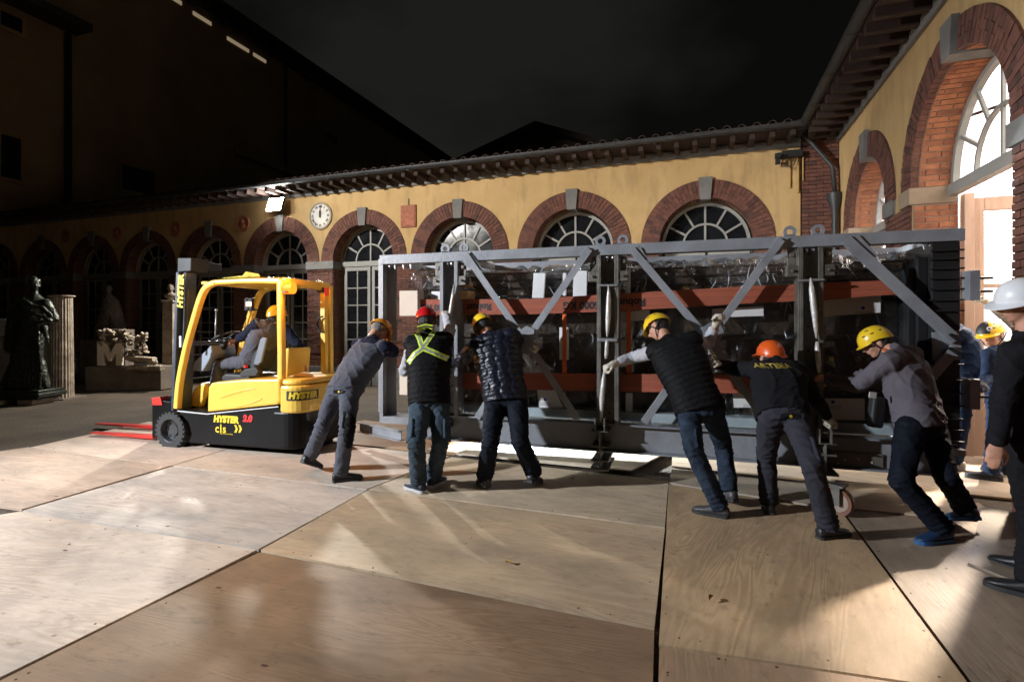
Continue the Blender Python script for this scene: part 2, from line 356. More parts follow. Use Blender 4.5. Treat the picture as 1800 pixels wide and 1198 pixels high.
def sheet(quad, tint, z=0.0, lift=(0, 0, 0, 0), flip=False):
    """quad: four image points, corner by corner; the first edge is the long one"""
    P = [gp(*q) if len(q) == 2 else Vector((q[0], q[1], 0)) for q in quad]
    c = sum(P, Vector()) / 4
    P = [c + (p - c) * (1 - .006 / max(.3, (p - c).length)) for p in P]
    d = (P[1] - P[0]); ang = math.atan2(d.y, d.x)
    if flip: ang += math.pi / 2
    pl = Place((c.x, c.y, 0), ang); n = 10; mb = MB(); vs = []
    rnd = random.Random(int(c.x * 991 + c.y * 77)); a1, a2 = rnd.uniform(0, 6), rnd.uniform(0, 6)
    for k, top in ((0, 0), (1, .018)):
        for j in range(n + 1):
            for i in range(n + 1):
                u, v = i / n, j / n
                p = P[0] * (1 - u) * (1 - v) + P[1] * u * (1 - v) + P[2] * u * v + P[3] * (1 - u) * v
                h = lift[0] * (1 - u) * (1 - v) + lift[1] * u * (1 - v) + lift[2] * u * v + lift[3] * (1 - u) * v
                h += .0035 * (math.sin(3.3 * u + a1) + math.sin(2.9 * v + a2)) + .007
                q = pl.loc(p); vs.append((q.x, q.y, .004 + z + h + top))
    m1 = (n + 1) ** 2; fs = []
    for j in range(n):
        for i in range(n):
            a = j * (n + 1) + i; f = (a, a + 1, a + n + 2, a + n + 1); fs.append(tuple(m1 + k for k in f)); fs.append(f[::-1])
    ring = [i for i in range(n)] + [n + j * (n + 1) for j in range(n)] + [n * (n + 1) + n - i for i in range(n)] + [(n - j) * (n + 1) for j in range(n)]
    for k in range(len(ring)):
        a, b_ = ring[k], ring[(k + 1) % len(ring)]; fs.append((a, b_, m1 + b_, m1 + a))
    mb.add(vs, fs); o = mb.build('plywood_sheet', PLY, floor, smooth=30); o.matrix_local = pl.m; o.color = (*tint, 1)
    sc2 = MB(); rq_ = random.Random(int(c.x * 13 + c.y * 7))
    for k in range(14):
        u = rq_.choice((.02, .5, .98)) if k % 2 else rq_.uniform(.05, .95); v = rq_.uniform(.05, .95) if k % 2 else rq_.choice((.03, .97))
        p = P[0] * (1 - u) * (1 - v) + P[1] * u * (1 - v) + P[2] * u * v + P[3] * (1 - u) * v; q = pl.loc(p)
        h = lift[0] * (1 - u) * (1 - v) + lift[1] * u * (1 - v) + lift[2] * u * v + lift[3] * (1 - u) * v + .0035 * (math.sin(3.3 * u + a1) + math.sin(2.9 * v + a2)) + .007
        sc2.cyl((q.x, q.y, .022 + z + h - .001), (q.x, q.y, .0232 + z + h), rq_.uniform(.004, .008), n=8)
    sc2.build('screw_head_row', SCREW, o, kind='stuff')
    return o
sheet([(50, 790), (300, 823), (470, 772), (262, 744)], (1.1, .98, .9), lift=(0, .004, 0, 0))
sheet([(-330, 845), (38, 900), (300, 823), (50, 790)], (1.0, .86, .76))
sheet([(38, 903), (455, 973), (645, 866), (301, 824)], (1.12, 1.12, 1.12), lift=(0, 0, 0, .004))
sheet([(301, 822), (645, 864), (790, 806), (472, 771)], (1.12, 1.05, .98))
sheet([(-900, 1060), (-60, 1232), (453, 975), (36, 904)], (1.15, 1.06, .98), lift=(0, 0, .006, 0))
sheet([(457, 975), (1152, 1112), (1170, 937), (648, 867)], (1.0, .85, .64), lift=(.004, 0, .0, .0), z=.004)
sheet([(-56, 1236), (1140, 1640), (1152, 1116), (455, 978)], (.50, .365, .25))
sheet([(648, 864), (1170, 934), (1176, 850), (793, 806)], (1.1, .98, .80))
sheet([(800, 803), (1110, 835), (1180, 800), (905, 765)], (1.25, 1.2, 1.1), z=.016, lift=(.0, .01, .02, .0))
sheet([(474, 769), (800, 801), (903, 764), (640, 742)], (.8, .55, .36))
sheet([(1480, 907), (1175, 856), (1157, 1142), (1715, 1230)], (.92, .73, .50), z=.004, flip=True)
sheet([(1175, 853), (1480, 903), (1472, 862), (1180, 826)], (.75, .72, .66), z=.002, flip=False)
sheet([(1180, 823), (1472, 858), (1455, 812), (1182, 790)], (.75, .66, .56))
sheet([(1483, 906), (1722, 1228), (2150, 1180), (1720, 890)], (.66, .56, .46), z=.003)
sheet([(1157, 1146), (1145, 1640), (1900, 1450), (1716, 1234)], (.72, .54, .38))
sheet([(1476, 900), (1720, 925), (1705, 868), (1474, 852)], (.95, .82, .66), z=.012)
sheet([(1460, 848), (1900, 895), (1890, 850), (1458, 815)], (.7, .58, .46), z=.004)
sheet([(1455, 812), (1880, 846), (1800, 800), (1420, 782)], (1.1, .95, .82), z=.006)
sheet([(1183, 787), (1418, 808), (1380, 765), (1190, 752)], (.9, .8, .65))
sheet([(908, 763), (1180, 796), (1186, 752), (960, 735)], (.95, .85, .7))
sheet([(1700, 1000), (2300, 1240), (2400, 1010), (1725, 900)], (.42, .38, .33), z=.022)

# ================================================================== arcade buildings
def arc(cx, cz, r, a): return (cx + r * math.cos(a), cz + r * math.sin(a))
SPR, TOP = 3.24, 4.98
def brick_block(mb, x0, x1, z0, z1, y, rows=.068, bw=.25, dy=.03):
    nr = max(1, round((z1 - z0) / rows)); h = (z1 - z0) / nr
    for k in range(nr):
        x = x0 - (bw / 2 if k % 2 else 0)
        while x < x1 - .02:
            a, b_ = max(x, x0), min(x + bw, x1)
            if b_ - a > .03:
                mb.tone = random.uniform(.02, 1)
                mb.b2((a + .004, y - .06, z0 + k * h + .005), (b_ - .004, y + dy + random.uniform(-.004, .004), z0 + (k + 1) * h - .005))
            x += bw
    mb.tone = 0
def ring_bricks(mb, cx, R0, R1, y0, y1, step=.066, jit=.004):
    n = int(math.pi * R0 / step); keyhalf = .10 / R0
    for k in range(n):
        a0, a1 = math.pi * k / n, math.pi * (k + 1) / n; g_ = .0035 / R0
        mid = (a0 + a1) / 2
        if abs(mid - math.pi / 2) < keyhalf: continue
        split = R0 + (R1 - R0) * (.62 if k % 2 else .36)
        for ra, rb in ((R0, split - .003), (split + .003, R1)):
            dy = random.uniform(-jit, jit); mb.tone = random.uniform(.02, 1)
            P = [arc(cx, SPR, ra, a0 + g_), arc(cx, SPR, rb, a0 + g_), arc(cx, SPR, rb, a1 - g_), arc(cx, SPR, ra, a1 - g_)]
            mb.prism(P, y0, y1 + dy)
    mb.tone = 0
def wall_mesh(x0, x1, z1, arches, y0, y1):
    """wall with round-headed openings; arches: list of (cx, r)"""
    mb = MB(); xs = x0
    for cx, r in sorted(arches):
        if cx - r > xs: mb.b2((xs, y0, 0), (cx - r, y1, z1))
        n = 28
        for k in range(n):
            a0, a1 = math.pi * (1 - k / n), math.pi * (1 - (k + 1) / n)
            p, q = arc(cx, SPR, r, a0), arc(cx, SPR, r, a1)
            mb.add([(p[0], y0, p[1]), (q[0], y0, q[1]), (q[0], y0, z1), (p[0], y0, z1), (p[0], y1, p[1]), (q[0], y1, q[1]), (q[0], y1, z1), (p[0], y1, z1)],
                   [(0, 1, 2, 3), (4, 7, 6, 5), (0, 4, 5, 1), (3, 2, 6, 7)])
        xs = cx + r
    if x1 > xs: mb.b2((xs, y0, 0), (x1, y1, z1))
    return mb

def fanlight(r, yb, bars=6, m=WHITEPAINT):
    """frame mesh of the half-round window, centred on x=0"""
    mb = MB()
    def band(ra, rb, y0, y1, n=26):
        for k in range(n):
            a0, a1 = math.pi * k / n, math.pi * (k + 1) / n
            mb.prism([arc(0, SPR, ra, a0), arc(0, SPR, rb, a0), arc(0, SPR, rb, a1), arc(0, SPR, ra, a1)], y0, y1)
    band(r - .06, r, yb, yb + .07); band(r * .5 - .02, r * .5 + .02, yb + .012, yb + .055)
    for k in range(bars + 1):
        a = math.pi * k / bars
        if k in (0, bars): continue
        mb.bar((*arc(0, SPR, r * .5, a)[:1], yb + .033, arc(0, SPR, r * .5, a)[1]), (arc(0, SPR, r - .05, a)[0], yb + .033, arc(0, SPR, r - .05, a)[1]), .042, .03, (0, 1, 0))
    mb.bar((0, yb + .033, SPR), (0, yb + .033, SPR + r * .5), .042, .03, (0, 1, 0))
    mb.b2((-r, yb, SPR - .13), (r, yb + .1, SPR))
    return mb.mesh('fanlight_frame', m)
def half_disc(r, y):
    mb = MB(); n = 26
    mb.prism([arc(0, SPR, r, math.pi * k / n) for k in range(n + 1)], y, y + .006)
    return mb.mesh('pane', DARKGLASS)
def door_leaf(w_, h, y, cols=2, rows=5, sill=.75):
    mb = MB(); s = .085
    mb.b2((0, y, 0), (s, y + .05, h)); mb.b2((w_ - s, y, 0), (w_, y + .05, h))
    for z in (0, sill - .1, h - .1): mb.b2((s, y, z), (w_ - s, y + .05, z + (.14 if z == 0 else .1)))
    mb.b2((s, y + .012, .14), (w_ - s, y + .032, sill - .1))
    zb, zt = sill, h - .1
    for k in range(1, cols):
        x = s + (w_ - 2 * s) * k / cols; mb.b2((x - .015, y + .01, zb), (x + .015, y + .045, zt))
    for k in range(1, rows):
        z = zb + (zt - zb) * k / rows; mb.b2((s, y + .012, z - .015), (w_ - s, y + .043, z + .015))
    return mb.mesh('door_leaf', WHITEPAINT)

def tiles_and_eaves(root, x0, x1, out, corner=0):
    """soffit, rafters, gutter, sloping roof with barrel tiles over the eave"""
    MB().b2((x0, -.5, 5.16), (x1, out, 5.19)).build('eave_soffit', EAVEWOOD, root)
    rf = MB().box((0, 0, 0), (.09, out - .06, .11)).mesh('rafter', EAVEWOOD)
    x = x0 + .15
    while x < x1 - .05:
        inst(rf, 'rafter', root, (x, (out + .0) / 2 + .02, 5.103)); x += .34
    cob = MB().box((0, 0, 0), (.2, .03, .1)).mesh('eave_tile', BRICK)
    gm = MB(); prof = [(.085 * math.cos(t), .085 * math.sin(t)) for t in [math.pi * (1 + k / 8) for k in range(9)]]
    ins = [(a * .93, b_ * .93 + .001) for a, b_ in prof[::-1]]
    P = [(out + .07 + a, 5.235 + b_) for a, b_ in prof + ins]
    n = len(P); gm.add([(x0, a, b_) for a, b_ in P] + [(x1, a, b_) for a, b_ in P], [(i, (i + 1) % n, n + (i + 1) % n, n + i) for i in range(n)])
    x = x0 + 1
    while x < x1:
        gm.b2((x - .02, out - .02, 5.14), (x + .02, out + .16, 5.15)); x += 1.1
    gm.build('gutter', GUTTER, root, smooth=40)
    # roof slab and tile rows
    rs = .28; L = 5.0
    mb = MB(); mb.add([(x0, out, 5.2), (x1, out, 5.2), (x1, -L, 5.2 + rs * (L + out)), (x0, -L, 5.2 + rs * (L + out)), (x0, out, 5.24), (x1, out, 5.24), (x1, -L, 5.24 + rs * (L + out)), (x0, -L, 5.24 + rs * (L + out))],
                      [(0, 1, 2, 3), (4, 5, 6, 7), (0, 1, 5, 4), (1, 2, 6, 5), (2, 3, 7, 6), (3, 0, 4, 7)])
    roof = mb.build('roof', ROOFTILE, root)
    tm = MB()
    for (y0, z0, y1, z1) in ((0, 0, -.45, .126),):
        n = 7; vs = []
        for y, z, r in ((y0, z0, .075), (y1, z1 + .0, .06)):
            for rr in (r, r - .014):
                for k in range(n + 1):
                    t = math.pi * k / n; vs.append((rr * math.cos(t), y, z + rr * math.sin(t)))
        m_ = n + 1
        fs = [(k, k + 1, 2 * m_ + k + 1, 2 * m_ + k) for k in range(n)] + [(m_ + k, 3 * m_ + k, 3 * m_ + k + 1, m_ + k + 1) for k in range(n)] + [(k, m_ + k, m_ + k + 1, k + 1) for k in range(n)]
        tm.add(vs, fs)
    tile = tm.mesh('roof_tile', ROOFTILE)
    x = x0 + .12; k = 0
    while x < x1 and k < 150:
        inst(tile, 'roof_tile', roof, (x, out + .05 + random.uniform(-.02, .02), 5.25 + random.uniform(-.004, .01)), (0, random.uniform(-.03, .03), random.uniform(-.04, .04))); x += .26; k += 1
    # the rows further up, one mesh
    um = MB(); x = x0 + .12
    while x < x1:
        for j in range(1, 12):
            y = out + .05 - .4 * j; z = 5.25 + .28 * .4 * j
            um.add([(x - .075, y, z), (x - .04, y, z + .06), (x + .04, y, z + .06), (x + .075, y, z), (x - .06, y - .43, z + .12), (x - .035, y - .43, z + .175), (x + .035, y - .43, z + .175), (x + .06, y - .43, z + .12)], [(0, 1, 5, 4), (1, 2, 6, 5), (2, 3, 7, 6), (0, 3, 2, 1)])
        x += .26
    um.build('roof_tile_rows', ROOFTILE, roof, kind='stuff')

ANG = math.atan2(.333, -.943)
FAC = Place((6.13, 9.87, 0), ANG)
WING = Place((4.92, 6.46, 0), math.atan2(.943, .333))
RI, RO = .90, 1.27
centres = [2.35, 5.10, 7.85, 10.52, 13.14, 15.70, 18.2, 20.65, 23.1, 25.6]
fac = thing('arcade_building', 'long low yellow building with row of brick arches along the back of the yard', 'building', FAC)
XE = 27.5
wall_mesh(.64, XE, TOP, [(c, RI + .012) for c in centres], -.5, 0).build('wall', STUCCO, fac)
MB().b2((.64, -.5, TOP + .001), (XE, -.002, 5.16)).build('wall_top', STUCCO, fac)
MB().b2((0.0, -.5, 0), (.638, -.03, 5.16)).build('corner_pier', DMORTAR, fac)
cb = MB(); brick_block(cb, 0.0, .62, 0.02, 5.14, -.03, rows=.075, dy=.035); cb.build('corner_bricks', BRICK, fac, kind='stuff')
MB().b2((.64, .002, TOP), (XE, .05, 5.13)).build('cornice_band', STONE, fac, bevel=.006)
tiles_and_eaves(fac, -1.0, XE, .58)
ff = fanlight(RI - .03, -.38); hd = half_disc(RI - .04, -.37); dl = door_leaf(.80, SPR - .14, -.37)
paneM = MB().box((0, 0, 0), (.28, .006, .42)).mesh('pane', DARKGLASS)
key = MB().prism([(-.10, SPR + RI - .04), (.10, SPR + RI - .04), (.135, SPR + RO + .04), (-.135, SPR + RO + .04)], -.3, .07).mesh('keystone', STONE)
imp = None
for i, c in enumerate(centres):
    ro = RO if i < 5 else 1.2
    rb = MB(); ring_bricks(rb, c, RI, ro, -.28, .028); rb.build('arch_bricks', BRICK, fac, kind='stuff')
    mr = MB()
    n = 30
    for k in range(n):
        a0, a1 = math.pi * k / n, math.pi * (k + 1) / n
        mr.prism([arc(c, SPR, RI + .004, a0), arc(c, SPR, ro - .002, a0), arc(c, SPR, ro - .002, a1), arc(c, SPR, RI + .004, a1)], .003, .014)
    mr.build('arch_mortar', DMORTAR, fac)
    inst(key, 'keystone', fac, (c, 0, 0))
    wdw = inst(ff, 'fanlight_window', fac, (c, 0, 0)); inst(hd, 'pane', wdw)
    for s_ in (0, 1):
        d = inst(dl, 'glazed_door_leaf', fac, (c - (RI - .05) + s_ * .85, 0, 0))
        if i < 6:
            for a in range(2):
                for b_ in range(5):
                    inst(paneM, 'pane', d, (.085 + .315 * (a + .5), -.345, .75 + .45 * (b_ + .5) - .01))
        else:
            inst(MB().b2((.08, -.348, .75), (.72, -.342, 3.0)).mesh('pane', DARKGLASS), 'pane', d)
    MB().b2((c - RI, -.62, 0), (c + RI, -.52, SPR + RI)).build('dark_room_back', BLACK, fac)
# piers: brick faces with stone imposts
edges = [(.66, centres[0] - RI)] + [(centres[i] + RI, centres[i + 1] - RI) for i in range(len(centres) - 1)]
for i, (a, b_) in enumerate(edges):
    pm = MB(); brick_block(pm, a + .004, b_ - .004, .5, SPR - .21, 0, dy=.028)
    for s_, X in ((1, a), (-1, b_)):      # jamb bricks
        if (s_ == 1 and i == 0): continue
        nr = 40
        for k in range(nr):
            z0 = .5 + (SPR - .71) * k / nr; z1 = .5 + (SPR - .71) * (k + 1) / nr
            pm.tone = random.uniform(.02, 1); pm.b2((X - s_ * .012, -.36, z0 + .005), (X + s_ * .05, -.07 - .14 * (k % 2), z1 - .005))
            pm.tone = random.uniform(.02, 1); pm.b2((X - s_ * .012, -.065 - .14 * (k % 2), z0 + .005), (X + s_ * .05, -.002, z1 - .005))
    pm.tone = 0
    pm.build('pier_bricks', BRICK, fac, kind='stuff')
    MB().b2((a - .03, -.34, SPR - .205), (b_ + .03, .05, SPR - .002)).build('impost', STONE, fac, bevel=.008)
    MB().b2((a - .02, -.34, 0.0), (b_ + .02, .045, .5)).build('pier_plinth', STONE, fac, bevel=.008)
MB().b2((.66, -4.5, 0), (XE, -4.3, 5.1)).build('rear_wall', STUCCO, fac)

# medallions, plaque, clock, lamp: all fixed to the wall but things of their own
TERRA = mat('terracotta', (.33, .12, .07), .8, bump=.5, scale=30, var=.3, var_scale=12)
def medallion(px, py, r, label):
    x, z = FAC.pix(px, py, .02)
    t = thing('terracotta_medallion', label, 'medallion', group='round terracotta medallions between the arches'); t.matrix_world = FAC.m @ Matrix.Translation((x, 0, z))
    ax = Matrix.Rotation(R(-90), 3, 'X')
    MB().lathe([(r * .3, .004), (r, .004), (r, .03), (r * .93, .045), (r * .84, .035), (r * .8, .02), (.001, .022)], n=28, axis=ax).build('rim', TERRA, t, smooth=40)
    fg = MB(); fg.sph((0, .035, .22 * r), (.22 * r, .04, .28 * r)); fg.sph((0, .03, -.3 * r), (.42 * r, .03, .3 * r)); fg.sph((.12 * r, .05, .2 * r), (.1 * r, .03, .08 * r))
    fg.build('relief_head', TERRA, t, smooth=True)
medallion(427, 393, .23, 'round terracotta relief nearest to the left of the bright wall lamp')
medallion(308, 403, .23, 'dim round terracotta relief second to the left of the bright wall lamp')
medallion(206, 411, .22, 'very dark round terracotta relief third to the left of the wall lamp')
medallion(115, 415, .22, 'leftmost round terracotta relief almost lost in the dark')
x, z = FAC.pix(718, 380, .02)
t = thing('terracotta_plaque', 'square terracotta plaque with thin rod on top between two arches', 'plaque'); t.matrix_world = FAC.m @ Matrix.Translation((x, 0, z))
MB().b2((-.21, .003, -.27), (.21, .04, .27)).b2((-.18, .041, -.24), (.18, .05, .24)).build('slab', TERRA, t, bevel=.006)
MB().cyl((0, .02, .27), (0, .02, .44), .008).build('rod', GUTTER, t)
x, z = FAC.pix(563.5, 379.5, .02)
t = thing('wall_clock', 'round white clock with Roman numerals on yellow wall, both hands at twelve', 'clock'); t.matrix_world = FAC.m @ Matrix.Translation((x, 0, z))
ax = Matrix.Rotation(R(-90), 3, 'X'); CR = .36
DIAL = mat('clock_dial', (.62, .60, .55), .6, var=.12, bump=.1)
MB().lathe([(.1, .003), (CR, .003), (CR, .04), (CR - .035, .055), (CR - .05, .04), (CR - .06, .02), (.001, .02)], n=40, axis=ax).build('rim', mat('clock_rim', (.33, .28, .2), .7, var=.2), t, smooth=40)
dial = MB().lathe([(.001, .024), (CR - .055, .024), (CR - .055, .03), (.001, .03)], n=40, axis=ax).build('dial', DIAL, t)
for k, s_ in enumerate(['XII', 'I', 'II', 'III', 'IIII', 'V', 'VI', 'VII', 'VIII', 'IX', 'X', 'XI']):
    me = text_mesh(s_, .095, BLACK, bold=.003); a = 2 * math.pi * k / 12
    # local x runs to the viewer's left, so the letters are turned half round about z
    o = inst(me, 'numeral', dial, (-.245 * math.sin(a), .035, .245 * math.cos(a))); o.rotation_mode = 'QUATERNION'
    o.rotation_quaternion = (Matrix.Rotation(R(180), 3, 'Z') @ Matrix.Rotation(-a, 3, 'Y').inverted().inverted() @ Matrix.Rotation(R(90), 3, 'X')).to_quaternion()
    o.rotation_quaternion = (Matrix.Rotation(-a, 3, 'Y') @ Matrix.Rotation(R(180), 3, 'Z') @ Matrix.Rotation(R(90), 3, 'X')).to_quaternion()
MB().prism([(-.012, -.05), (.012, -.05), (.006, .25), (-.006, .25)], .04, .046).build('minute_hand', BLACK, t)
MB().prism([(-.02, -.04), (.02, -.04), (.03, .1), (0, .17), (-.03, .1)], .047, .053).build('hour_hand', BLACK, t)
# lamp on the wall
x, z = FAC.pix(483, 359, .28)
t = thing('wall_floodlight', 'very bright square floodlight on a bracket under the eave, switched on', 'floodlight'); t.matrix_world = FAC.m @ Matrix.Translation((x, .28, z))
tilt = Matrix.Rotation(R(18), 3, 'X')
MB().box((0, -.04, 0), (.48, .07, .38), tilt).build('housing', BLACK, t, bevel=.01)
MB().box((0, .004, -.005), (.46, .012, .36), tilt).build('lens', mat('lit_lens', (1, 1, 1), .5, emit=((1, .97, .90), 200)), t)
MB().tube([(-.22, -.03, 0), (-.22, -.12, .1), (0, -.16, .16), (.22, -.12, .1), (.22, -.03, 0)], .012).cyl((0, -.15, .15), (0, -.275, .15), .02).build('bracket', BLACK, t)
lp = FAC.m @ Vector((x, .36, z - .02))
lamp('wall_floodlight_glow', 'SPOT', lp, (-6.0, 8.4, 0), 3000, (1.0, .96, .88), .12, 124, .35)
# box with cables in the right corner
x, z = FAC.pix(1388, 272, .1)
t = thing('cable_box', 'small black camera and junction box with hanging cables under the eave corner', 'cable box'); t.matrix_world = FAC.m @ Matrix.Translation((x, 0, z))
MB().b2((-.22, .01, -.05), (.14, .14, .08)).build('box', BLACK, t, bevel=.01)
MB().cyl((.2, .1, .0), (.2, .26, -.03), .045).b2((.15, .04, -.05), (.25, .12, .05)).b2((.17, .1, -.17), (.25, .18, -.08)).build('camera_body', BLACK, t, smooth=40)
CABLE = mat('cable', (.05, .045, .04), .5)
cbm = MB(); cbm.tube([(.1, .06, -.05), (.14, .1, -.16), (.04, .12, -.24), (-.08, .1, -.18), (-.14, .06, -.05)], .009); cbm.tube([(.0, .06, -.05), (.06, .1, -.2), (-.05, .1, -.26), (-.12, .05, -.1)], .007)
cbm.build('cable_loop', CABLE, t, smooth=True)
CT = mat('painted_conduit', (.42, .28, .09), .7)
MB().cyl((-.02, .025, -.05), (-.02, .025, -.62), .014).cyl((-.16, .025, -.05), (-.16, .025, -.72), .016).cyl((-.24, .03, -.05), (-.24, .03, -.5), .012).build('conduit', CT, t)

# ------------------------------------------------------------------ right wing with the open door
wing = thing('door_wing', 'yellow building wing on the right with tall brick arch around an open door', 'building', WING)
WR = [(-1.10, 1.10, 1.42), (1.86, .92, 1.29)]
RI2 = 1.10
wx0, wx1 = -5.6, 3.56
wall_mesh(wx0, wx1, TOP, [(c, r + .012) for c, r, ro in WR], -.46, 0).build('wall', STUCCO, wing)
MB().b2((wx0, -.46, TOP + .001), (wx1, -.002, 5.16)).build('wall_top', STUCCO, wing)
MB().b2((wx0, .002, TOP), (wx1, .055, 5.13)).build('cornice_band', STONE, wing, bevel=.006)
tiles_and_eaves(wing, wx0, wx1 + .6, .60)
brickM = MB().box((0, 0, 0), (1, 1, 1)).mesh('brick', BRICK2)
nb = 0
for c, r, ro in WR:
    rb = MB(); ring_bricks(rb, c, r, ro, -.05, .028); rb.build('arch_bricks', BRICK, wing, kind='stuff')
    mr = MB(); n = 36
    for k in range(n):
        a0, a1 = math.pi * k / n, math.pi * (k + 1) / n
        mr.prism([arc(c, SPR, r + .004, a0), arc(c, SPR, ro - .002, a0), arc(c, SPR, ro - .002, a1), arc(c, SPR, r + .004, a1)], .003, .014)
    mr.build('arch_mortar', DMORTAR, wing)
    sf = MB(); n = 36       # mortar bed of the vault and jambs
    for k in range(n):
        a0, a1 = math.pi * k / n, math.pi * (k + 1) / n
        sf.prism([arc(c, SPR, r - .003, a0), arc(c, SPR, r + .016, a0), arc(c, SPR, r + .016, a1), arc(c, SPR, r - .003, a1)], -.455, -.055)
    for s_ in (-1, 1): sf.b2((c + s_ * (r - .003), -.455, 0), (c + s_ * (r + .011), -.003, SPR))
    sf.build('soffit_mortar', MORTAR, wing)
    step = .069
    na = int(math.pi * r / step)
    for k in range(na):
        a = math.pi * (k + .5) / na
        if abs(a - math.pi / 2) < .12: continue
        cuts = (-.455, -.26, -.055) if k % 2 else (-.455, -.36, -.12, -.055)
        for y0, y1 in zip(cuts, cuts[1:]):
            p = arc(c, SPR, r - .006 + random.uniform(-.003, .002), a)
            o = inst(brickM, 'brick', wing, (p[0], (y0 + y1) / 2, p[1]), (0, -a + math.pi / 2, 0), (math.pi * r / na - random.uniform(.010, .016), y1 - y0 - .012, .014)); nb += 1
    for s_ in (1, -1):                     # jamb courses; only the far jamb faces the camera
        nj = int((SPR - .22) / .07)
        for k in range(nj if s_ == 1 else 0):
            z0 = (SPR - .22) * (k + .5) / nj
            cuts = (-.455, -.26, -.006) if k % 2 else (-.455, -.36, -.12, -.006)
            for y0, y1 in zip(cuts, cuts[1:]):
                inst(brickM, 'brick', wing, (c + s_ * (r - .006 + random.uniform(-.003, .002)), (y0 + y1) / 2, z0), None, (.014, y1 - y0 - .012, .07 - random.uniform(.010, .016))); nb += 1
    MB().prism([(c - .10, SPR + r - .03), (c + .10, SPR + r - .03), (c + .14, SPR + ro + .04), (c - .14, SPR + ro + .04)], -.44, .075).build('keystone', STONE, wing)
    for s_ in (-1, 1):
        MB().b2((c + s_ * (r - .03), -.45, SPR - .205), (c + s_ * (r + .34), .05, SPR - .002)).build('impost', STONE if s_ < 0 else mat('lit_impost', (.28, .21, .14), .85, bump=.3, var=.15), wing, bevel=.008)  # far-side imposts get a warmer stone colour that carries the room's light
for a, b_ in ((wx0, -2.22), (.02, .92), (2.8, 3.56)):
    pm = MB(); brick_block(pm, a + .004, b_ - .004, 0, SPR - .21, 0, dy=.028); pm.build('pier_bricks', BRICK, wing, kind='stuff')
# fanlights of the wing
ff2 = fanlight(.89, -.42); w2 = inst(ff2, 'fanlight_window', wing, (1.86, 0, 0))
LWN = {}
def sheet_fac(tree, base, amt, pw):
    # reflectance of a thin sheet, the same from both sides
    l = tree.nodes.new('ShaderNodeLayerWeight'); l.inputs[0].default_value = .5
    p = tree.nodes.new('ShaderNodeMath'); p.operation = 'POWER'; p.inputs[1].default_value = pw; tree.links.new(l.outputs['Facing'], p.inputs[0])
    m = tree.nodes.new('ShaderNodeMath'); m.operation = 'MULTIPLY_ADD'; m.inputs[1].default_value = amt; m.inputs[2].default_value = base; m.use_clamp = True
    tree.links.new(p.outputs[0], m.inputs[0]); LWN[m.name] = l.name
    return m
GLASS = bpy.data.materials.new('clear_glass'); GLASS.use_nodes = True; n_ = GLASS.node_tree; n_.nodes.clear()
o_ = n_.nodes.new('ShaderNodeOutputMaterial'); mi_ = n_.nodes.new('ShaderNodeMixShader'); tr_ = n_.nodes.new('ShaderNodeBsdfTransparent'); gl_ = n_.nodes.new('ShaderNodeBsdfGlossy'); gl_.inputs['Roughness'].default_value = .03
fr_ = sheet_fac(n_, .04, .7, 4)
n_.links.new(fr_.outputs[0], mi_.inputs[0]); n_.links.new(tr_.outputs[0], mi_.inputs[1]); n_.links.new(gl_.outputs[0], mi_.inputs[2]); n_.links.new(mi_.outputs[0], o_.inputs[0])
def half_disc2(r, y):
    return MB().prism([arc(0, SPR, r, math.pi * k / 26) for k in range(27)], y, y + .004).mesh('pane', GLASS)
inst(half_disc2(.87, -.40), 'pane', w2)
fan_big = fanlight(1.07, -.44); w3 = inst(fan_big, 'fanlight_window', wing, (-1.1, 0, 0)); inst(half_disc2(1.05, -.42), 'pane', w3)
for s_ in (0, 1):
    d = inst(dl, 'glazed_door_leaf', wing, (1.01 + s_ * .85, -.05, 0))
    inst(MB().b2((.08, -.348, .75), (.72, -.342, 3.0)).mesh('pane', GLASS), 'pane', d)
# door leaves of pale pine, opened inwards
PINE = mat('pale_pine', (.36, .235, .165), .45, bump=.1, scale=15, var=.1, stretch=(6, 6, 1))
def pine_door(name, lab, x, y, ang):
    t = thing(name, lab, 'door'); t.matrix_world = WING.m @ Matrix.Translation((x, y, 0)) @ Matrix.Rotation(ang, 4, 'Z')
    mb = MB(); W_, H_ = 1.02, 3.06
    mb.b2((0, -.03, .02), (.2, .03, H_)); mb.b2((W_ - .14, -.03, .02), (W_, .03, H_))
    for z0, z1 in ((.02, .22), (.95, 1.13), (2.9, H_), (2.0, 2.05)): mb.b2((.2, -.03 if z1 - z0 > .1 else -.02, z0), (W_ - .14, .03 if z1 - z0 > .1 else .02, z1))
    mb.b2((.2, -.012, .22), (W_ - .14, .012, .95))
    mb.b2((.26, -.022, .3), (W_ - .2, .022, .87))
    mb.build('leaf_frame', PINE, t, bevel=.006)
    for z0, z1 in ((1.13, 2.0), (2.05, 2.9)): MB().b2((.2, -.003, z0), (W_ - .14, .003, z1)).build('pane', GLASS, t)
    MB().tube([(.1, .03, 1.05), (.1, .08, 1.05), (.2, .085, 1.05)], .01).build('handle', GALV, t)
pine_door('inner_door', 'pale pine glazed door leaf standing open inside the tall arch', -.06, -.47, R(-90 + 0))
MB().b2((-.14, -.56, 0), (-.02, -.462, SPR - .13)).build('door_frame', PINE, wing, bevel=.006)
MB().b2((-2.18, -.56, 0), (-2.06, -.462, SPR - .13)).build('door_frame', PINE, wing, bevel=.006)
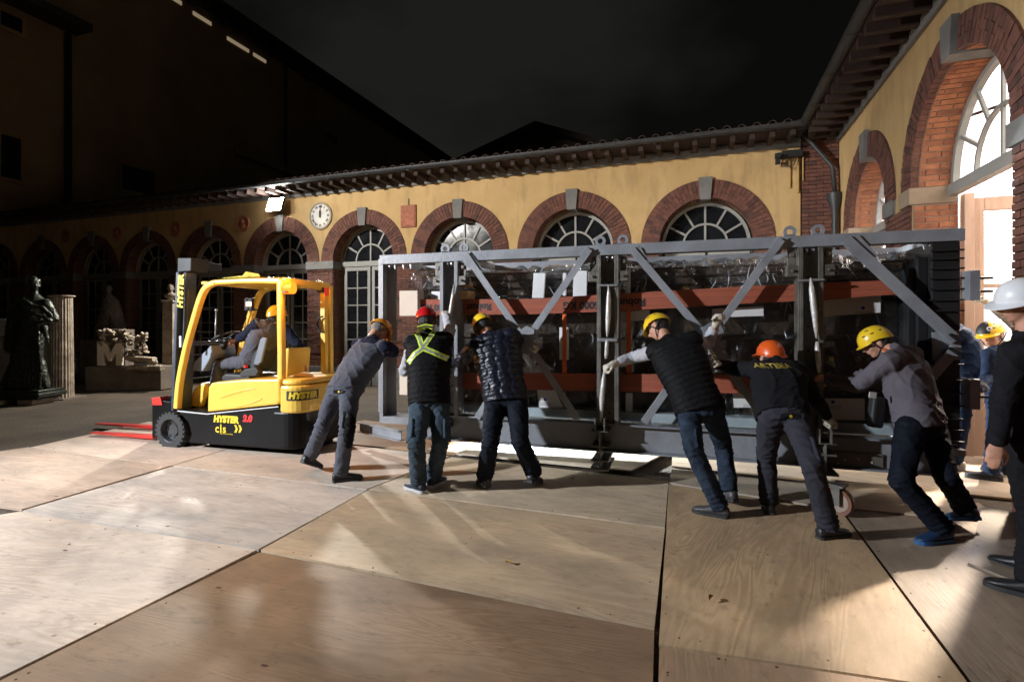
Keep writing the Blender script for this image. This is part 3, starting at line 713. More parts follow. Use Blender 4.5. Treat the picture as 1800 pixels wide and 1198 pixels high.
# the lit room
def wl(p): return WING.m @ Vector(p)
PLASTER = mat('white_plaster', (.78, .76, .72), .8, bump=.08, var=.04)
rm = MB()
rm.b2((-7, -5.6, 0), (4.4, -5.5, 6.35)).b2((4.3, -5.5, 0), (4.4, -.47, 5.0)).b2((-7.1, -5.5, 0), (-7, -.47, 5.0))
rm.add([(x_, y_, z_) for x_ in (-7.1, 4.4) for y_, z_ in ((-.47, 4.99), (-5.5, 6.4), (-5.5, 6.45), (-.47, 5.04))], [(0, 1, 2, 3), (4, 5, 6, 7), (0, 1, 5, 4), (1, 2, 6, 5), (2, 3, 7, 6), (3, 0, 4, 7), (0, 3, 7, 4)])
rm.add([(x_, y_, z_) for x_ in (4.3, 4.35) for y_, z_ in ((-.47, 4.9), (-5.5, 4.9), (-5.5, 6.35))], [(0, 1, 2), (3, 4, 5)])
rm.build('room_walls', PLASTER, wing)
lamp('room_glow', 'POINT', wl((2.2, -2.6, 4.3)), None, 1050, (.90, .88, 1.0), .35)
MB().b2((-7, -5.5, .0), (4.3, -.47, .012)).build('room_floor', mat('room_floor', (.50, .40, .30), .4, var=.1), wing)
for x in (-5.2, -3.2, -1.2, .8, 2.8):
    f_ = MB().b2((x - .6, -3.1, 4.5), (x + .6, -2.9, 4.56)).build('tube_light', mat('tube_glow', (1, 1, 1), .5, emit=((1, .96, .95), 14)), wing)
lamp('room_light', 'AREA', wl((-1.6, -3.0, 4.45)), wl((-1.6, -3.0, 0)), 300, (1, .90, .80), 4.5, size_y=1.6)
lamp('room_spotlight', 'SPOT', wl((1.4, -2.0, 4.3)), wl((-3.4, 1.8, 0)), 4600, (1, .84, .66), .10, 62, .5)
bl = thing('window_blind', 'white slatted blind hanging in the lit room behind the door', 'blind'); bl.matrix_world = WING.m @ Matrix.Translation((3.9, -2.6, 2.4))
sl = MB().box((0, 0, 0), (.03, 1.4, .004)).mesh('slat', mat('blind_slat', (.55, .52, .48), .5))
for k in range(26): inst(sl, 'slat', bl, (0, 0, .045 * k), (0, .5, 0))
BLUE = mat('blue_paint', (.02, .08, .30), .4)
cr_ = thing('blue_crate', 'blue plastic crate stacked in the lit room behind the door', 'crate'); cr_.matrix_world = WING.m @ Matrix.Translation((2.5, -2.5, 1.05))
MB().b2((-.25, -.3, 0), (.25, .3, .3)).b2((-.27, -.32, .27), (.27, .32, .31)).build('crate_body', BLUE, cr_, bevel=.01)
tb = thing('work_table', 'pale table with metal legs in the lit room', 'table'); tb.matrix_world = WING.m @ Matrix.Translation((2.5, -2.5, 0))
MB().b2((-.5, -.9, 1.0), (.5, .9, 1.04)).build('tabletop', PINE, tb)
for a in (-.45, .45):
    for b_ in (-.85, .85): MB().cyl((a, b_, .013), (a, b_, 1.0), .02).build('leg', GALV, tb)

# drainpipe in the corner
dp = thing('corner_drainpipe', 'dark drainpipe with funnel head in the corner beside the brick pier', 'drainpipe'); dp.matrix_world = WING.m
x_, z_ = WING.pix(1466, 300, .12)
MB().cyl((3.42, .1, 3.7), (3.42, .1, 0), .05).build('pipe', GUTTER, dp, smooth=40)
MB().lathe([(.05, 3.55), (.06, 3.7), (.13, 3.9), (.13, 4.0), (.001, 4.0)], c=(3.42, .1, 0)).build('funnel', GUTTER, dp, smooth=40)
MB().tube([(3.42, .1, 4.0), (3.42, .14, 4.5), (3.42, .5, 5.0), (3.42, .62, 5.15)], .04).build('elbow_pipe', GUTTER, dp, smooth=True)
# stone urn on a post before the wing
ur = thing('stone_urn', 'weathered grey stone urn on round post between the two right arches', 'urn', loc=at(1522, 420, 6.4) * Vector((1, 1, 0)))
MB().lathe([(.17, 0), (.17, .1), (.14, .14), (.135, 2.1), (.17, 2.14), (.17, 2.2), (.1, 2.2)], n=24).build('post', STONE, ur, smooth=40)
MB().lathe([(.1, 2.201), (.08, 2.24), (.13, 2.34), (.16, 2.5), (.23, 2.6), (.24, 2.64), (.19, 2.64), (.05, 2.5)], n=28).build('bowl', STONE, ur, smooth=50)

# ================================================================== tall building on the left
K = 17.0
TW = Place((-.916 * K, 1.614 * K, 0), math.atan2(-.943, -.333))
tw = thing('tall_building', 'tall dark plastered building rising behind the arcade on the left', 'building', TW)
DPLAST = mat('ochre_plaster', (.40, .29, .16), .95, bump=.4, scale=8, c2=(.27, .18, .10), var_scale=.35)
HT = CH + K
MB().b2((-44, -14, 0), (16, 0, HT - .9)).build('wall', DPLAST, tw)
def tpix(x0, y0, x1, y1):
    a, za = TW.pix(x0, y0, 0); b_, zb = TW.pix(x1, y1, 0)
    return a, za, b_, zb
MB().b2((-44, -14.5, HT - .35), (16, .55, HT - .1)).b2((-44, .003, HT - 1.0), (16, .25, HT - .7)).build('roof', mat('dark_eave', (.06, .045, .035), .9), tw)
crv = MB().box((0, 0, 0), (.3, .5, .3)).mesh('corbel', mat('dark_eave', (0, 0, 0)))
for k in range(60): inst(crv, 'corbel', tw, (-40 + k * .9, .28, HT - .52))
MB().b2((-44, .003, 10.9), (-1.3, .16, 11.25)).build('string_course', DPLAST, tw)
lit = mat('lit_slot', (.4, .3, .15), .6, emit=((1, .78, .50), .22))
for (xa, ya, xb, yb) in ((340, 20, 372, 45), (400, 67, 438, 90), (446, 96, 468, 108), (290, -14, 320, 8)):
    a, za = TW.pix(xa, ya, .05); b_, zb = TW.pix(xb, yb, .05); z = (za + zb) / 2
    MB().b2((min(a, b_), .003, z - .09), (max(a, b_), .05, z + .09)).build('lit_slot_window', lit, tw)
winM = mat('black_window', (.004, .004, .005), .2)
for (xa, ya, xb, yb) in ((213, 288, 270, 345), (0, 235, 36, 318), (572, 232, 592, 258), (0, 18, 38, 60), (-90, 225, -50, 330)):
    a, za = TW.pix(xa, ya, .0); b_, zb = TW.pix(xb, yb, 0); a, b_ = min(a, b_), max(a, b_); z0, z1 = min(za, zb), max(za, zb)
    fr = MB().b2((a - .15, .003, z0 - .15), (b_ + .15, .07, z0)).b2((a - .15, .003, z1), (b_ + .15, .07, z1 + .15)).b2((a - .15, .003, z0), (a, .07, z1)).b2((b_, .003, z0), (b_ + .15, .07, z1)).build('window', DPLAST, tw)
    MB().b2((a, .004, z0), (b_, .02, z1)).build('pane', winM, fr)
a, za = TW.pix(120, 300, .2)
MB().cyl((a, .2, 4), (a, .2, TW.pix(120, 60, .2)[1]), .12).build('drainpipe', BLACK, tw)
a, za = TW.pix(140, 50, .2)
MB().b2((a, .003, za - .3), (16, 1.0, za)).build('lower_eave', mat('dark_eave', (0, 0, 0)), tw)
a, za = TW.pix(503, 240, .1)
MB().cyl((a, .1, 6), (a, .1, HT - 1), .07).build('drainpipe', BLACK, tw)
# dark gable beyond the roof
gb = thing('rear_gable', 'dark gabled roof just showing beyond the arcade roof', 'building', loc=(0, 0, 0))
Zg = 26.0; A_ = at(940, 230, Zg); B_ = at(800, 296, Zg); C_ = at(1120, 280, Zg)
gm = MB(); P = [(B_.x, 0), (B_.x, B_.z), (A_.x, A_.z), (C_.x, C_.z), (C_.x, 0)]; gm.prism(P, Zg, Zg + 9)
gm.build('wall', mat('gable_plaster', (.10, .075, .055), .95, bump=.3, var=.2), gb)
rf = MB()
for p, q in ((B_, A_), (A_, C_)):
    rf.add([(p.x, Zg - .5, p.z + .02), (q.x, Zg - .5, q.z + .02), (q.x, Zg + 9, q.z + .02), (p.x, Zg + 9, p.z + .02), (p.x, Zg - .5, p.z + .3), (q.x, Zg - .5, q.z + .3), (q.x, Zg + 9, q.z + .3), (p.x, Zg + 9, p.z + .3)],
           [(0, 1, 2, 3), (4, 5, 6, 7), (0, 1, 5, 4), (1, 2, 6, 5), (2, 3, 7, 6), (3, 0, 4, 7)])
rf.build('roof', mat('dark_roof', (.05, .035, .028), .9, bump=.5), gb)
# ================================================================== steel transport frame
FR = Place((.917, 5.3, 0), R(-17.8))
STEEL = mat('grey_primer_steel', (.235, .245, .265), .45, .1, bump=.15, scale=25, var=.22, var_scale=3)
WORN = mat('worn_steel', (.15, .14, .12), .5, .5, bump=.25, scale=18, var=.45, var_scale=5)
BSTEEL = mat('black_steel', (.010, .010, .011), .55, .0, bump=.1, var=.3)
frame = thing('steel_frame', 'long grey steel lattice frame with crossed diagonals being pushed by the workers', 'frame', FR)
def fx(px, y=0.0, py=600): return FR.pix(px, py, y)[0]
def fz(px, py, y=0.0): return FR.pix(px, py, y)[1]
T = fz(1060, 430)
XL, XR = fx(667), fx(1697)
def angle_bar(mb, x0, x1, z0, z1, y, dep, th=.012):
    mb.b2((x0, y, z0), (x1, y + th, z1)); mb.b2((x0, y + th, z1 - th), (x1, y + dep, z1)); mb.b2((x0, y + th, z0), (x1, y + dep, z0 + th))
for y, nm in ((0, 'top_chord'), (1.12, 'top_chord')):
    mb = MB(); angle_bar(mb, XL, XR, T - .105, T, y, .12 if y == 0 else .1)
    mb.build(nm, STEEL, frame, bevel=.003)
for px in (667, 800, 1065, 1423, 1660):
    x = fx(px); MB().b2((x + .01, .125, T - .09), (x + .07, 1.12, T - .02)).build('top_cross_bar', STEEL, frame)
# bolts hanging under the top chord
bm_ = MB()
for px in (680, 690, 705, 718, 775, 783, 790, 800, 806, 815, 1050, 1060, 1066, 1076, 1088, 1408, 1420, 1432, 1445, 1630, 1642, 1655, 1668, 1680):
    x = fx(px); bm_.cyl((x, .06, T - .105), (x, .06, T - .135), .014, n=6).cyl((x, .06, T - .135), (x, .06, T - .16), .007, n=6)
bm_.build('bolt_row', GALV, frame, kind='stuff')
ey = MB()
n = 14; vs = []
eye = MB()
for k in range(20):
    a0, a1 = 2 * math.pi * k / 20, 2 * math.pi * (k + 1) / 20
    eye.prism([(.055 * math.cos(a0), .055 * math.sin(a0)), (.055 * math.cos(a1), .055 * math.sin(a1)), (.026 * math.cos(a1), .026 * math.sin(a1)), (.026 * math.cos(a0), .026 * math.sin(a0))], -.012, .012)
eye.prism([(-.05, -.09), (.05, -.09), (.05, -.03), (-.05, -.03)], -.012, .012)
em = eye.mesh('lifting_eye', STEEL)
for px in (780, 812.6, 1054, 1094, 1390, 1440): inst(em, 'lifting_eye', frame, (fx(px), .05, T + .045))
# bottom beam (deep I section)
zb1, zb0 = fz(1060, 745), fz(1060, 794)
xb = fx(716)
mb = MB().b2((xb, .07, zb0 + .016), (XR - .05, .085, zb1 - .016)).b2((xb, .0, zb1 - .014), (XR - .05, .16, zb1)).b2((xb, .0, zb0), (XR - .05, .16, zb0 + .014))
mb.build('bottom_beam', STEEL, frame, bevel=.002)
mb = MB().b2((xb, 1.07, zb0 + .016), (XR - .05, 1.085, zb1 - .016)).b2((xb, 1.0, zb1 - .014), (XR - .05, 1.16, zb1)).b2((xb, 1.0, zb0), (XR - .05, 1.16, zb0 + .014))
mb.build('bottom_beam', STEEL, frame)
# left end: post, inner frame, bottom chord
zl = fz(667, 731)
MB().b2((fx(652), .16, zl + .02), (fx(655) , .30, T - .02)).b2((fx(655), .28, zl + .02), (fx(667, .3), .30, T - .02)).build('end_post', STEEL, frame)
MB().b2((XL, .0, zl), (XL + .045, .012, T - .107)).b2((XL, .013, zl), (XL + .012, .14, T - .107)).b2((XL + .0, .142, zl), (XL + .14, .15, T - .11)).build('end_post', STEEL, frame)
mb = MB(); angle_bar(mb, XL, fx(792), fz(667, 743), zl, 0, .3); mb.build('bottom_chord', STEEL, frame, bevel=.002)
for py in (528, 563, 625, 667):
    z = fz(690, py, .2); MB().cyl((XL + .02, .2, z), (fx(706, .2), .2, z), .011).build('tie_rod', GALV, frame, smooth=40)
# foot beam on the ground at the left end
p0 = FR.loc(at(633, 741, 6.7)); p1 = FR.loc(at(706, 764, 6.15)); d_ = (p1 - p0); d_.z = 0
zc = .27
MB().bar((p0.x, p0.y, zc), (p1.x, p1.y, zc), .012, .10).bar((p0.x, p0.y, zc + .055), (p1.x, p1.y, zc + .055), .09, .010).bar((p0.x, p0.y, zc - .055), (p1.x, p1.y, zc - .055), .09, .010).build('foot_beam', STEEL, frame)
# uprights
def upright(pxa, pxb, zt, m=WORN, w=.04, yb=.0):
    xa, xb_ = fx(pxa), fx(pxb); mb = MB(); z0 = zb1 + .002
    mb.b2((xa, yb - .03, z0), (xa + .014, yb + .16, zt)).b2((xb_ - .014, yb - .03, z0), (xb_, yb + .16, zt))
    mb.b2((xa + .015, yb + .07, z0), (xb_ - .015, yb + .085, zt))
    mb.b2((xa + .015, yb - .03, z0 + .0), (xa + w, yb - .018, zt)).b2((xb_ - w, yb - .03, z0), (xb_ - .015, yb - .018, zt))
    o = mb.build('upright', m, frame, bevel=.002)
    hb = MB(); k = z0 + .1
    while k < zt - .05: hb.cyl(((xa + xb_) / 2, yb + .064, k), ((xa + xb_) / 2, yb + .069, k), .012, n=8); k += .22
    hb.build('bolt_hole_row', BLACK, o, kind='stuff')
    for s_, X in ((-1, xa), (1, xb_)):
        b_ = MB().b2((X - .002 if s_ > 0 else X - .09, yb - .02, zt - .26), (X + .09 if s_ > 0 else X + .002, yb + .1, zt - .16)).b2((X + (.01 if s_ > 0 else -.08), yb + .02, zt - .155), (X + (.08 if s_ > 0 else -.01), yb + .035, zt - .0))
        b_.cyl((X + s_ * .045, yb + .0, zt - .06), (X + s_ * .045, yb + .05, zt - .06), .022, n=12).cyl((X + s_ * .045, yb - .05, zt - .21), (X + s_ * .045, yb - .018, zt - .21), .014, n=6)
        b_.build('hinge_block', WORN, frame, bevel=.003)
    # screw jack beneath, standing on a short I section
    xm = (xa + xb_) / 2 - .06
    return xm
upright(775, 806, T - .11, STEEL)
xm1 = upright(1050, 1088, T - .11)
xm2 = upright(1402, 1446, T - .11)
def jack(px, ytop, mids, ybot, dep):
    yb = -dep; x = fx(px, yb); mb = MB(); w_ = .085
    zt, zb = fz(px, ytop, yb), fz(px, ybot, yb)
    mb.b2((x - .008, yb, zb), (x + .008, .3, zt))
    for m_ in mids:
        z = fz(px, m_, yb); mb.b2((x - w_, yb - .001, z - .008), (x - .009, .3, z + .008)); mb.b2((x + .009, yb - .001, z - .008), (x + w_, .3, z + .008))
    mb.b2((x - .09, yb - .04, max(.022, zb - .02)), (x + .09, .3, max(.036, zb)))
    for s_ in (-1, 1): mb.b2((x + s_ * .045 - .006, yb, zt + .009), (x + s_ * .045 + .006, yb + .1, zt + .13))
    mb.b2((x - w_, yb, zt), (x + w_, .3, zt + .008))
    mb.build('cross_foot', WORN, frame, bevel=.002)
jack(1054, 759, (785, 810), 822, .18); jack(1452, 781, (800,), 830, .18)
# turnbuckles with taped spindles
TAPE = mat('white_tape', (.55, .54, .52), .35, .2, bump=.4, scale=30, var=.15)
def spindle(name, pts, par=None):
    mb = MB(); P = []; rs = []
    for (a, b_, r) in pts:
        q = FR.pix(a, b_, -.06); P.append((q[0], -.06, q[1])); rs.append(r)
    mb.tube(P, rs, 10); return mb.build(name, TAPE, frame, smooth=True)
spindle('turnbuckle', [(1069, 500, .004), (1070, 508, .010), (1070, 525, .024), (1069, 560, .026), (1068, 580, .018), (1067, 592, .008)])
spindle('turnbuckle', [(1067, 597, .012), (1067, 603, .02), (1066, 622, .02), (1065, 630, .012)])
spindle('turnbuckle', [(1063, 648, .010), (1061, 670, .024), (1058, 700, .026), (1057, 725, .018), (1056, 742, .008)])
spindle('turnbuckle', [(1425, 488, .006), (1427, 510, .024), (1431, 545, .026), (1434, 575, .02), (1436, 595, .01)])
spindle('turnbuckle', [(1436, 600, .012), (1437, 615, .024), (1439, 640, .022), (1440, 655, .012)])
spindle('turnbuckle', [(798, 500, .008), (796, 520, .02), (792, 548, .024), (788, 575, .018), (785, 600, .01)])
MB().cyl((fx(1052), -.05, fz(1060, 502)), (fx(1086), -.05, fz(1075, 502)), .012).cyl((fx(1402), -.05, fz(1410, 494)), (fx(1446), -.05, fz(1440, 492)), .012).cyl((fx(1052), -.05, fz(1060, 597)), (fx(1086), -.05, fz(1075, 597)), .02).build('cross_pin_set', GALV, frame, smooth=40, kind='stuff')
# diagonals
def diag(a, b_, y=-.03, w_=.072, m=STEEL, name='diagonal'):
    p, q = FR.pix(*a, y), FR.pix(*b_, y); P, Q = Vector((p[0], y, p[1])), Vector((q[0], y, q[1]))
    mb = MB(); u = (Q - P).normalized(); nrm = u.cross(Vector((0, 1, 0)))
    mb.bar(P, Q, .006, w_, nrm) if False else mb.bar(P, Q, .008, w_, Vector((0, 1, 0)).cross(u))
    mb.bar(P + nrm * (w_ / 2) + Vector((0, .022, 0)), Q + nrm * (w_ / 2) + Vector((0, .022, 0)), .045, .007, nrm)
    return mb.build(name, m, frame, bevel=.0015)
def diag2(a, b_, y=-.04, w_=.07, name='diagonal'):
    p, q = FR.pix(*a, y), FR.pix(*b_, y); P, Q = Vector((p[0], y, p[1])), Vector((q[0], y, q[1])); u = (Q - P).normalized(); s_ = u.cross(Vector((0, 1, 0)))
    mb = MB(); h = s_ * (w_ / 2); t = Vector((0, .05, 0))
    def slab(o, e1, e2):
        vs = [P + o, P + o + e1, P + o + e1 + e2, P + o + e2, Q + o, Q + o + e1, Q + o + e1 + e2, Q + o + e2]
        mb.add(vs, [(0, 1, 2, 3), (4, 7, 6, 5), (0, 4, 5, 1), (1, 5, 6, 2), (2, 6, 7, 3), (3, 7, 4, 0)])
    slab(-h, s_ * w_, Vector((0, .008, 0))); slab(-h + Vector((0, .0085, 0)), s_ * .007, t)
    return mb.build(name, STEEL, frame, bevel=.0015)
diag2((816, 444), (918, 592)); diag2((1036, 437), (932, 588), y=-.055)
diag2((934, 612), (1016, 738)); diag2((912, 615), (838, 735), y=-.055)
diag2((1108, 435), (1238, 588)); diag2((1374, 420), (1262, 574), y=-.055)
diag2((1250, 600), (1336, 726)); diag2((1232, 600), (1132, 742), y=-.055)
diag2((1488, 420), (1682, 598), w_=.085); diag2((1682, 612), (1575, 735), w_=.08, y=-.055)
def gusset(pts, y, m=STEEL, name='gusset_plate', th=.01):
    MB().prism([FR.pix(*p, y) for p in pts], y, y + th).build(name, m, frame, bevel=.0015)
gusset([(908, 585), (925, 572), (939, 578), (938, 606), (930, 625), (912, 618)], -.075)
gusset([(1234, 575), (1262, 560), (1272, 580), (1262, 612), (1240, 612)], -.075)
gusset([(805, 448), (830, 448), (850, 475), (822, 470)], -.02); gusset([(1024, 440), (1048, 437), (1036, 462), (1012, 470)], -.02)
gusset([(1100, 436), (1126, 434), (1140, 458), (1118, 455)], -.02); gusset([(1362, 420), (1386, 418), (1372, 446), (1352, 450)], -.02)
gusset([(1480, 414), (1510, 413), (1545, 450), (1520, 455)], -.02)
gusset([(1638, 584), (1690, 580), (1690, 632), (1640, 634)], .0)
# rounded tube mouths at the right node
TB = MB()
for (a, b_) in (((1672, 588), (1686, 598)), ((1670, 612), (1686, 622))):
    p, q = FR.pix(*a, -.075), FR.pix(*b_, -.075); TB.cyl((p[0], -.088, p[1]), (p[0], -.062, p[1]), .012, n=10).cyl((q[0], -.088, q[1]), (q[0], -.062, q[1]), .012, n=10).bar((p[0], -.075, p[1]), (q[0], -.075, q[1]), .026, .024, (0, 0, 1))
TB.build('slot_set', BSTEEL, frame, kind='stuff')
# black right end: stacked plates
for k, (a, b_, y0, y1, t0, t1) in enumerate([(1640, 1690, .02, .95, 425, 795), (1622, 1639, .1, .9, 450, 790), (1610, 1621, .16, .86, 468, 780)]):
    MB().b2((fx(a), y0, fz(a, t1)), (fx(b_), y1, fz(a, t0))).build('end_plate', BSTEEL, frame, bevel=.004)
ez = [440, 455, 472, 489, 508, 527, 546, 640, 668, 690, 712, 735, 755, 775]
rib = MB().b2((fx(1634), -.02, -.006), (fx(1694), .019, .006)).mesh('rib', BSTEEL)
for py in ez: inst(rib, 'rib', frame, (0, 0, fz(1660, py)))
MB().b2((fx(1618), -.04, fz(1660, 797)), (fx(1694), .7, fz(1660, 787))).build('sole_plate', STEEL, frame)
for (y0, y1) in ((477, 528), (664, 716)):
    z0, z1 = fz(1692, y1), fz(1692, y0); o = MB().b2((XR - .012, -.10, z0), (XR + .05, -.092, z1)).b2((XR + .05, -.10, z0), (XR + .058, .05, z1)).b2((XR - .012, -.091, z0), (XR - .004, .05, z1)).build('corner_bracket', STEEL, frame, bevel=.002)
    for f_ in ((.3, .75) if y0 < 500 else (.4,)):
        z = z0 + (z1 - z0) * f_; MB().cyl((XR + .058, -.03, z), (XR + .17, -.03, z), .011).build('rod', BSTEEL, frame, smooth=40)
# dolly wheels under the frame
def dolly(px, py, Z, r=.115):
    p = gp(px, py + 26, .022); p.z = 0
    t = thing('dolly_wheel', 'brown rubber wheel with pale hub under the steel frame near the orange helmet worker' if px > 1400 else 'small swivel wheel under the frame', 'wheel', loc=(p.x, p.y, 0), rz=R(-55))
    ax = Matrix.Rotation(R(90), 3, 'X')
    MB().lathe([(r * .72, -.03), (r * .95, -.032), (r, -.02), (r, .02), (r * .95, .032), (r * .72, .03)], c=(0, 0, r + .022), n=28, axis=ax, ring=True).build('tyre', mat('brown_rubber', (.13, .045, .02), .5, bump=.2), t, smooth=40)
    MB().lathe([(.001, -.024), (r * .7, -.024), (r * .7, .024), (.001, .024)], c=(0, 0, r + .022), n=24, axis=ax).cyl((0, -.05, r + .022), (0, .05, r + .022), .018).build('hub', mat('pale_hub', (.26, .20, .15), .6, bump=.2, var=.2), t, smooth=40)
    MB().b2((-.05, -.06, r * 2 + .03), (.05, .06, r * 2 + .05)).b2((-.03, -.058, r), (.03, -.05, r * 2 + .03)).b2((-.03, .05, r), (.03, .058, r * 2 + .03)).build('fork', WORN, t)
dolly(1474, 880, 4.3)
# loose perforated steel plate below the beam on the right
pp = thing('perforated_plate', 'dark steel plate with round holes hanging below the beam between two workers', 'steel plate', FR)
mb = MB(); x0, x1 = fx(1458), fx(1556); z0, z1 = fz(1500, 822), fz(1500, 797)
mb.b2((x0, .05, z0), (x1, .06, z1)); mb.build('plate', WORN, pp)
hm = MB()
for (a, b_) in ((1462, 795), (1488, 807), (1476, 813), (1512, 806), (1535, 812)): hm.cyl((fx(a), .046, fz(a, b_ + 3)), (fx(a), .049, fz(a, b_ + 3)), .011, n=10)
hm.build('hole_row', mat('pale_hole', (.5, .42, .33), .6), pp, kind='stuff')

# ------------------------------------------------------------------ the wrapped painting inside
DPANEL = mat('dark_painting', (.020, .016, .013), .35, bump=.25, scale=5, c2=(.075, .05, .03), var_scale=1.6, cut=(.30, .72))
GOLD = mat('dull_gold', (.32, .17, .05), .35, .6, bump=.3, scale=30, var=.4)
wrap = thing('wrapped_altarpiece', 'large dark carved altarpiece lying on its side wrapped in clear plastic inside the frame', 'wrapped artwork', FR)
ya = .30
ax0, ax1 = fx(735, ya), fx(1604, ya)
az0, az1 = fz(1060, 727, ya), fz(1060, 472, ya)
MB().b2((ax0, ya + .10, az0), (ax1, ya + .62, az1)).build('back_panel', DPANEL, wrap)
for k in range(4):
    MB().b2((ax0 + .1, ya + .04 - .0 * k, az1 - .10 - .085 * k), (ax1 - .05, ya + .099, az1 - .03 - .085 * k)).build('moulding', DPANEL, wrap, bevel=.015)
for z in (az0 + .28, az0 + .8): MB().b2((ax0 + .1, ya + .05, z), (ax1 - .05, ya + .099, z + .05)).build('moulding', DPANEL, wrap, bevel=.012)
fw = bpy.data.meshes.new('x'); fm = MB()
for k in range(5): fm.sph((.02 * math.cos(k * 1.257), 0, .02 * math.sin(k * 1.257)), (.011, .008, .011), 6, 4)
fm.sph((0, -.004, 0), .009, 6, 4); fme = fm.mesh('gold_rosette', GOLD)
x = ax0 + .3
while x < ax1 - .1:
    inst(fme, 'gold_rosette', wrap, (x, ya + .032, az1 - .235), None, (1.2, 1.2, 1.2)); inst(fme, 'gold_rosette', wrap, (x + .07, ya + .092, az0 + .62)); x += .21
fc = MB()
for k in range(34):     # carved reliefs, dim
    x = random.uniform(ax0 + .3, ax1 - .3); z = random.uniform(az0 + .3, az0 + .75); fc.sph((x, ya + .1, z), (random.uniform(.02, .07), .03, random.uniform(.02, .08)), 8, 6, Matrix.Rotation(random.uniform(0, 3), 3, 'Y'))
fc.build('carved_relief', DPANEL, wrap, smooth=True, kind='stuff')
# plastic film: crumpled sheet in front and over the top
FILM = bpy.data.materials.new('clear_film'); FILM.use_nodes = True; q = FILM.node_tree; q.nodes.clear()
o_ = q.nodes.new('ShaderNodeOutputMaterial'); mi_ = q.nodes.new('ShaderNodeMixShader'); tr_ = q.nodes.new('ShaderNodeBsdfTransparent'); gl_ = q.nodes.new('ShaderNodeBsdfGlossy'); gl_.inputs['Roughness'].default_value = .06
tr_.inputs[0].default_value = (.93, .94, .95, 1)
lw = sheet_fac(q, .055, 1.2, 2.8)
t_ = q.nodes.new('ShaderNodeTexCoord'); n1 = q.nodes.new('ShaderNodeTexNoise'); n1.inputs['Scale'].default_value = 7; n1.inputs['Detail'].default_value = 5; n1.inputs['Distortion'].default_value = 2.2
mq = q.nodes.new('ShaderNodeMapping'); mq.inputs['Scale'].default_value = (1, 1, .3); mq.inputs['Rotation'].default_value = (0, .5, 0); q.links.new(t_.outputs['Object'], mq.inputs[0])
q.links.new(mq.outputs[0], n1.inputs['Vector']); b1 = q.nodes.new('ShaderNodeBump'); b1.inputs['Strength'].default_value = .9; b1.inputs['Distance'].default_value = .12
q.links.new(n1.outputs['Fac'], b1.inputs['Height']); q.links.new(b1.outputs[0], gl_.inputs['Normal']); q.links.new(b1.outputs[0], q.nodes[LWN[lw.name]].inputs['Normal'])
q.links.new(lw.outputs[0], mi_.inputs[0]); q.links.new(tr_.outputs[0], mi_.inputs[1]); q.links.new(gl_.outputs[0], mi_.inputs[2]); q.links.new(mi_.outputs[0], o_.inputs[0])
def crumple(x0, x1, z0, z1, y, amp, nx, nz_, seed=0, topback=0):
    rnd = random.Random(seed); mb = MB(); vs = []
    rows = [(z0 + (z1 - z0) * j / nz_, 0) for j in range(nz_ + 1)] + [(z1 + .01, topback * (j + 1) / 6) for j in range(6 if topback else 0)]
    for (z, dy) in rows:
        for i in range(nx + 1):
            x = x0 + (x1 - x0) * i / nx
            vs.append((x + rnd.uniform(-.4, .4) * (x1 - x0) / nx, y + dy + rnd.uniform(-amp, amp), z + rnd.uniform(-.4, .4) * (z1 - z0) / nz_))
    for j in range(len(rows) - 1):
        for i in range(nx):
            a = j * (nx + 1) + i
            if rnd.random() < .5: mb_f = [(a, a + 1, a + nx + 2), (a, a + nx + 2, a + nx + 1)]
            else: mb_f = [(a, a + 1, a + nx + 1), (a + 1, a + nx + 2, a + nx + 1)]
            mb.f += mb_f; mb.t += [0, 0]; mb.mi += [0, 0]
    mb.v = vs
    return mb
crumple(ax0, ax1 + .05, az0 - .02, az1 + .04, ya - .02, .035, 80, 18, 3, .6).build('plastic_wrap', FILM, wrap)
# pale glossy creases, added to put crisp highlights on the film
SHEEN = mat('crease_highlight', (.55, .57, .60), .12, .0, spec=1.0, coat=.6)
cm_ = MB(); rz_ = random.Random(12)
for k in range(120):
    x = rz_.uniform(ax0 + .05, ax1 - .05); z = rz_.choice((rz_.uniform(az0, az1), rz_.uniform(az1 - .45, az1), rz_.uniform(az0, az0 + .9))); a = rz_.choice((1.15, 1.9, .35, 1.5)) + rz_.uniform(-.3, .3); L_ = rz_.uniform(.04, .24); bow = rz_.uniform(-.03, .03)
    P = []
    for j in range(5):
        t = j / 4 - .5; P.append((x + math.cos(a) * L_ * t - math.sin(a) * bow * (1 - 4 * t * t), ya - .045 + .01 * math.sin(9 * t), min(az1 + .02, max(az0, z + math.sin(a) * L_ * t + math.cos(a) * bow * (1 - 4 * t * t)))))
    r_ = rz_.uniform(.0012, .0036); cm_.tube(P, [r_ * .2, r_, r_ * 1.3, r_, r_ * .2], 5)
cm_.build('crease_highlight_set', SHEEN, wrap, smooth=True, kind='stuff')
